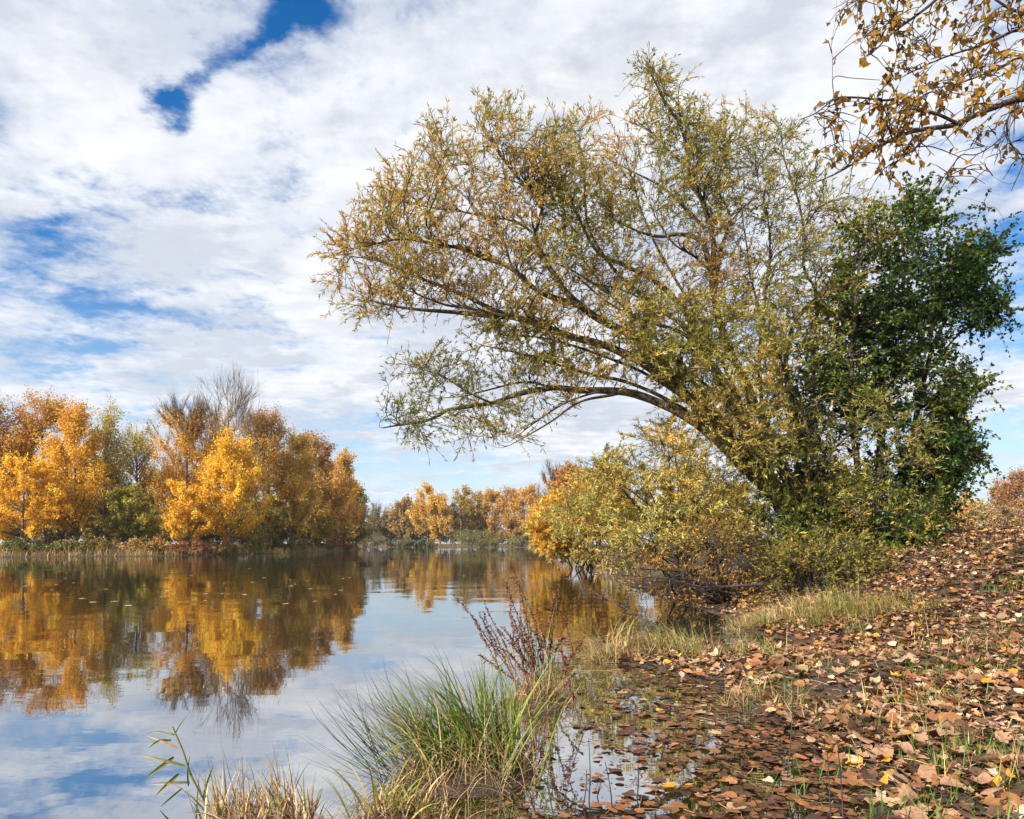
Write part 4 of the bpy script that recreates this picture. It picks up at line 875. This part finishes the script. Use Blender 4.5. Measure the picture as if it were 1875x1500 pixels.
# reed with broad leaves, bottom left
e = empty('reed', (-1.15, 2.9, 0), 'green reed stalk with broad pointed leaves all turned left at the bottom left', 'reed'); O = np.array(e.location)
YR = 2.95; b = MB(); st = spline([P(392, 1500, YR), P(372, 1462, YR), P(350, 1420, YR), P(335, 1375, YR), P(322, 1345, YR), P(316, 1330, YR)], 14); st[0, 2] = -.02
b.add(*tubes(st[None], np.linspace(.0055, .003, 14)[None], 6, (.20, .22, .06))); b.build('stem', M_GRASS, e, True, O)
def rleaf(p0, p1, w, c0, c1, sag=4, Y1=YR):
    a = P(*p0, YR); z = P(*p1, Y1); m = (a + z) / 2 + np.array([0, -.01, .004 * sag]); s = spline([a, m, z], 9); t = np.linspace(0, 1, 9)
    wd = w * np.sin(np.clip(t * .92 + .12, 0, 1) ** .75 * np.pi) ** .8 + .0008
    up = unit(np.cross(unit(np.gradient(s, axis=0)), np.array([0, 1., 0.25]))); mb = MB()
    mb.add(np.concatenate([s + up * wd[:, None] * .5, s + np.array([0, .004, 0]), s - up * wd[:, None] * .5]), [(i, i + 1, 10 + i, 9 + i) for i in range(8)] + [(9 + i, 10 + i, 19 + i, 18 + i) for i in range(8)], None,
           np.tile(np.array(c0)[None] * (1 - t[:, None]) + np.array(c1)[None] * t[:, None], (3, 1)))
    mb.build('leaf', M_GRASS, e, True, O)
rleaf((338, 1402), (252, 1381), .016, (.10, .16, .03), (.55, .40, .20), 1); rleaf((318, 1387), (264, 1427), .016, (.09, .14, .02), (.30, .30, .06), 0); rleaf((326, 1371), (266, 1346), .013, (.45, .30, .18), (.62, .45, .32), 2)
rleaf((313, 1356), (272, 1370), .012, (.10, .15, .03), (.30, .30, .06)); rleaf((318, 1347), (268, 1344), .007, (.30, .3, .08), (.56, .42, .2)); rleaf((347, 1433), (270, 1436), .014, (.09, .16, .03), (.6, .46, .3), 1)
rleaf((327, 1418), (284, 1458), .015, (.07, .12, .02), (.45, .34, .1), 0); rleaf((334, 1444), (293, 1478), .009, (.08, .16, .03), (.12, .2, .04), 0); rleaf((320, 1345), (342, 1311), .005, (.2, .28, .06), (.35, .4, .12), 0)
rleaf((345, 1440), (347, 1385), .008, (.09, .15, .03), (.2, .24, .05), 0); rleaf((372, 1465), (391, 1400), .010, (.09, .15, .03), (.16, .2, .04), 0); rleaf((320, 1346), (307, 1333), .004, (.2, .26, .06), (.35, .38, .12), 0)
# dry straw clump beside it
e = empty('grass_clump', (-1.05, 2.8, .05), 'clump of dry straw coloured grass with broken blades beside the reed', 'grass'); O = np.array(e.location)
b = MB(); tuft(b, 240, -1.02, 2.78, .24, .16, (.08, .25), (.45, .35), (1.0, 1.0), (.004, .011), ST + [(.62, .46, .30)], [3, 3, 2, 2, 2], rg, az=2.2, azs=1.8, k=7)
tuft(b, 40, -1.10, 2.85, .20, .1, (.18, .34), (.22, .2), (.5, .5), (.004, .008), ST, [3, 3, 2, 1], rg, az=2.6, azs=.9, k=6); tuft(b, 180, -.72, 2.70, .32, .12, (.07, .16), (.7, .3), (.8, .6), (.004, .008), ST, [3, 3, 2, 1], rg, k=6)
tuft(b, 30, -1.08, 2.85, .25, .1, (.14, .3), (.3, .2), (.4, .5), (.003, .005), [(.04, .03, .022)], [1], rg, k=5)
b.build('straw_blades', M_GRASS, e, False, O)
b = MB(); tuft(b, 26, -1.0, 2.78, .32, .12, (.12, .24), (.3, .2), (.7, .5), (.006, .010), SG + YG, [2, 2, 1, 1, 1, 1], rg, k=7); b.build('green_blades', M_GRASS, e, False, O)
# yellow green clump at the bottom
e = empty('grass_clump', (-.46, 2.75, .05), 'yellowing broad bladed grass at the lower edge in front of the sedge', 'grass'); O = np.array(e.location)
b = MB(); tuft(b, 38, -.46, 2.80, .12, .09, (.12, .27), (.25, .2), (.9, .5), (.006, .012), YG + [(.5, .38, .14)], [2, 3, 2, 2], rg, k=8); tuft(b, 120, -.40, 2.80, .24, .12, (.07, .2), (.7, .3), (.9, .5), (.004, .008), ST, [3, 2, 2, 2], rg, k=6)
tuft(b, 8, -.62, 2.72, .1, .06, (.22, .34), (.5, .15), (.8, .3), (.009, .013), YG + [(.6, .5, .2)], [1, 1, 1, 2], rg, az=2.9, azs=.4, k=8)
b.build('blades', M_GRASS, e, False, O)
# mounds in the middle distance
def mound(label, cx, cy, rx, ry, n, L, az, cols, wts, seed, green=.3):
    r = np.random.default_rng(seed); e = empty('grass_tussock', (cx, cy, max(0, float(ground_z(cx, cy)))), label, 'tussock', 'grass tussocks along the shore'); O = np.array(e.location)
    b = MB(); g = MB()
    for _ in range(16):
        qa = r.uniform(0, 6.283); qr = r.random() ** .5; x = cx + math.cos(qa) * rx * qr; y = cy + math.sin(qa) * ry * qr; f = r.uniform(.45, 1.05); a = r.normal(az, .8)
        tuft(b, n // 13, x, y, rx * .3, ry * .3, (L[0] * .5 * f, L[1] * f), (.7, .4), (1.3, .6), (.004, .010), cols, wts, r, az=a, azs=.6, k=7)
        tuft(b, n // 26, x, y, rx * .4, ry * .4, (L[0] * .4, L[1] * .6), (1.1, .3), (.7, .5), (.004, .010), ST, [3, 3, 2, 2], r, k=5)
        tuft(g, int(n * green / 14), x, y, rx * .25, ry * .25, (L[0] * f, L[1] * f), (.6, .3), (1.1, .5), (.004, .010), SG + YG, [1, 2, 2, 2, 1, 1], r, az=a, azs=.7, k=7)
    b.build('straw_blades', M_GRASS, e, False, O); g.build('green_blades', M_GRASS, e, False, O)
STG = ST[:3] + [(.40, .36, .11), (.30, .28, .08)]
mound('straw and green grass tussock combed left, standing in the water at mid distance', 1.50, 6.95, .55, .35, 520, (.32, .62), 3.0, STG, [2, 2, 1, 2, 2], 1)
mound('small straw tussock at the left water tip of the leafy spit', 1.05, 6.75, .30, .22, 200, (.25, .5), 3.1, STG, [2, 2, 2, 1, 1], 2, .2)
mound('pale straw tussock left of three at the rear inlet edge', 3.35, 9.2, .50, .40, 420, (.30, .55), 2.6, STG, [3, 3, 1, 2, 1], 3, .25)
mound('long bladed green and straw tussock in the middle at the rear inlet edge', 4.15, 8.9, .65, .45, 620, (.35, .65), 3.0, STG, [2, 3, 1, 3, 2], 4, .45)
mound('flat straw tussock right at the rear inlet edge below the leaf slope', 5.0, 8.9, .60, .40, 420, (.28, .5), 3.4, STG, [3, 2, 1, 2, 2], 5, .4)
mound('dry grass tuft under the dark tree where the leaf slope begins', 4.75, 10.4, .6, .5, 380, (.25, .5), 2.6, STG, [3, 3, 1, 1, 1], 6, .2)
for i in range(16):
    r2 = np.random.default_rng(60 + i); Yt = r2.uniform(3.0, 8.5); Xt = r2.uniform(1.7, .78 * Yt + .2) if Yt > 3.2 else r2.uniform(1.6, 2.4)
    e = empty('grass_patch', (Xt, Yt, float(ground_z(Xt, Yt))), 'small mixed tuft of straw and green blades among the fallen leaves', 'grass', 'small mixed tufts among the fallen leaves'); O = np.array(e.location)
    b = MB(); tuft(b, 90, Xt, Yt, .28, .22, (.06, .26), (.7, .4), (.7, .6), (.003, .007), ST + SG + YG, [2, 2, 2, 2, 2, 2, 2, 1, 1, 1], r2, k=5); b.build('blades', M_GRASS, e, False, O)
mound('low straw tuft on the leafy spit just right of the flooded inlet', 2.35, 6.6, .45, .3, 150, (.15, .35), 2.0, STG, [2, 2, 1, 2, 2], 31, .3)
mound('brown and straw tuft standing in leaves in front of the spit', 1.75, 4.9, .22, .2, 90, (.12, .30), 1.6, ST, [2, 1, 3, 3], 32, .15)
mound('thin dry tuft among the leaves at the middle right', 2.7, 4.6, .3, .25, 90, (.10, .28), 1.0, ST, [2, 2, 2, 2], 33, .5)
for lb_, cx, cy, sd in [('small bright green grass patch between leaves near the right edge', 2.30, 3.55, 7), ('green grass patch half buried by leaves at the right middle', 3.3, 5.2, 8), ('short green tuft on the leafy slope at the far right', 6.2, 8.6, 9), ('green grass patch low at the right corner', 1.75, 2.75, 10), ('thin green tuft at the edge of the flooded corner', 1.25, 3.2, 11)]:
    r = np.random.default_rng(sd); e = empty('grass_patch', (cx, cy, float(ground_z(cx, cy))), lb_, 'grass', 'green grass patches among the leaves'); O = np.array(e.location)
    b = MB(); tuft(b, 130 if sd < 11 else 30, cx, cy, .30, .25, (.07, .20), (.5, .3), (.6, .5), (.004, .007), SG + [(.12, .20, .03)], [2, 2, 1, 2], r, k=5); b.build('blades', M_GRASS, e, False, O)
# short turf and dry stalks all over the bank
r = np.random.default_rng(15); n = 28000
x = r.uniform(.5, 13, n); y = 2.0 + r.random(n) ** 1.2 * 15; z = ground_z(x, y); g = wob(np.stack([x, y, 0 * x], 1), 1.5, 66)
k_ = (z > .01) & (g + r.normal(0, .35, n) > .12) & (np.abs(x / y) < 1.8); x, y, z = x[k_], y[k_], z[k_]; n = len(x)
C0 = cvar(SG + ST + YG, [2, 2, 2, 2, 2, 1, 1, 1, 1, 1], n, r); b = MB()
b.add(*blades(np.stack([x, y, z], 1), r.uniform(0, 6.28, n), r.uniform(.05, .24, n), np.abs(r.normal(.7, .35, n)), r.normal(.5, .5, n), r.uniform(.003, .007, n), C0, C0, 5))
tag(b.build('bank_grass', M_GRASS), 'short sparse grass and straw growing through the leaves on the bank', 'grass', kind='stuff')
# straw and twig scraps lying over the leaves and drifting in the flooded corner
r = np.random.default_rng(19); n = 9000; x = r.uniform(-.1, 9, n); y = 2.2 + r.random(n) ** 1.3 * 8; z = ground_z(x, y); d = poly_dist(x, y, LAKE)
k_ = (np.abs(x / y) < .82) & ((z > 0) & (r.random(n) < .55) | (z <= 0) & (r.random(n) < .9 * np.exp(-d / .5)) & (y < 8.5)); x, y, z = x[k_], y[k_], np.maximum(z[k_], 0) + r.uniform(.006, .05, k_.sum()) * (z[k_] > 0) + .006; n = len(x)
a = r.uniform(0, 6.283, n); L = r.uniform(.04, .22, n); b = MB(); s = np.linspace(-.5, .5, 4)
c3 = np.stack([x[:, None] + np.cos(a)[:, None] * L[:, None] * s, y[:, None] + np.sin(a)[:, None] * L[:, None] * s, z[:, None] + r.normal(0, .004, (n, 4)) * (z[:, None] > .01)], 2)
c3[:, :, :2] += r.normal(0, .006, (n, 4, 2))
b.add(*tubes(c3, np.tile(r.uniform(.0010, .0028, n)[:, None], (1, 4)), 3, cvar(ST + [(.10, .06, .04), (.06, .04, .03)], [2, 1, 2, 3, 2, 2], n, r)))
tag(b.build('straw_debris', M_LITTER), 'scraps of straw and twig scattered over the leaves', 'debris', kind='stuff')
# far bank grass fringe
r = np.random.default_rng(16); n = 9000; t = r.random(n); SH = np.array([(-35, 150), (-27.5, 125), (-23.8, 100), (-24, 80), (-27, 66), (-32, 58), (-41, 54), (-70, 46)]); SH2 = np.array([(3.0, 22), (4, 40), (6, 90), (5, 150), (0, 186), (-41, 186)])
b = MB()
for shp, n in ((SH, 16000), (SH2, 6000)):
    q_ = spline(shp, 400)[r.integers(0, 400, n)] + r.normal(0, 1.1, (n, 2)); z = ground_z(q_[:, 0], q_[:, 1]); k_ = z > 0; q_ = q_[k_]; z = z[k_]; m = len(z)
    C0 = cvar([(.40, .26, .11), (.30, .24, .07), (.20, .19, .05), (.32, .15, .07)], [2, 2, 1, 1], m, r)
    b.add(*blades(np.concatenate([q_, z[:, None]], 1), r.uniform(0, 6.28, m), r.uniform(.25, .95, m), np.abs(r.normal(.3, .25, m)), r.normal(.6, .4, m), r.uniform(.03, .07, m), C0, C0, 4))
tag(b.build('shore_grass', M_GRASS), 'fringe of dry grass along the distant waterline', 'grass', kind='stuff')

# ------------------------------------------------------------------ sticks
def stick(name, label, pts, r0, r1, side=0, seed=0, cat='branch', group=None, colr=None):
    rr = np.random.default_rng(seed); p3 = np.array(pts, float); e = empty(name, p3[0], label, cat, group); O = p3[0]
    S = spline(p3, 18); b = MB(); b.add(*tubes(S[None], np.linspace(r0, r1, 18)[None], 6)); b.build('stem', M_TWIG, e, True, O)
    if side:
        i = rr.integers(3, 18, side); D = unit(rr.normal(size=(side, 3)) + np.array([-.3, 0, .5])); L = rr.uniform(.15, .5, side) * np.linalg.norm(p3[-1] - p3[0]) * .5
        T = S[i][:, None] + D[:, None] * L[:, None, None] * np.linspace(0, 1, 5)[None, :, None] + rr.normal(0, .01, (side, 5, 3)); T[:, :, 2] = np.maximum(T[:, :, 2], -.02)
        b = MB(); b.add(*tubes(T, np.tile(np.linspace(r0 * .4, r1 * .5, 5), (side, 1)), 4)); b.build('twigs', M_TWIG, e, False, O)
stick('fallen_branch', 'dark dead branch with bare twigs lying in the shallow water in front of the undergrowth', [P(1230, 1165, 8.9), P(1180, 1135, 9.2), P(1130, 1105, 9.6), P(1085, 1092, 9.9)], .022, .006, 26, 1)
stick('fallen_branch', 'thin bare branch reaching left out of the undergrowth just above the water', [P(1400, 1070, 11.5), P(1290, 1075, 11.3), P(1220, 1060, 11), P(1120, 1052, 10.8)], .03, .006, 18, 2)
stick('fallen_branch', 'short pale stick slanting through the brown undergrowth', [P(1300, 1010, 11.2), P(1250, 1050, 11.1), P(1190, 1062, 11)], .014, .006, 4, 3)
for i, (px, y0, y1, Yd) in enumerate([(1078, 1468, 1352, 3.05), (1090, 1470, 1420, 3.1), (1122, 1490, 1395, 2.95), (1066, 1478, 1410, 3.0), (1165, 1460, 1400, 3.1), (1545, 1420, 1352, 2.6), (1440, 1330, 1240, 3.3), (1520, 1440, 1375, 2.5)]):
    a = P(px, y0, Yd); a[2] = float(ground_z(a[0], a[1])) - .02 if ground_z(a[0], a[1]) > 0 else -.03
    t_ = P(px + 14 * math.sin(i * 2.3), y1, Yd - .05)
    stick('dead_stalk', 'bare dark stalk sticking up from the flooded corner' if i < 5 else 'bare dark stalk standing among the leaves on the bank', [a, (a + t_) / 2 + [.006, 0, 0], t_], .0035, .0015, 3, 20 + i, 'stalk', 'bare stalks in the flooded corner' if i < 5 else 'bare stalks on the leafy bank')

# ------------------------------------------------------------------ a little autumn haze in the air
HZ = .0002
mh = bpy.data.materials.new('autumn_haze'); mh.use_nodes = True; n = NT(mh.node_tree); n.n.clear()
pv = n.new('ShaderNodeVolumePrincipled'); pv.inputs['Color'].default_value = (.86, .91, 1, 1); pv.inputs['Density'].default_value = HZ; pv.inputs['Anisotropy'].default_value = .25
o = n.new('ShaderNodeOutputMaterial'); n.l.new(pv.outputs[0], o.inputs['Volume'])
b = MB(); x0, x1, y0, y1, z0, z1 = -330, 330, -70, 430, -1.6, 30
b.add([(x0, y0, z0), (x1, y0, z0), (x1, y1, z0), (x0, y1, z0), (x0, y0, z1), (x1, y0, z1), (x1, y1, z1), (x0, y1, z1)],
      [(0, 3, 2, 1), (4, 5, 6, 7), (0, 1, 5, 4), (1, 2, 6, 5), (2, 3, 7, 6), (3, 0, 4, 7)])
tag(b.build('haze', mh), kind='stuff')
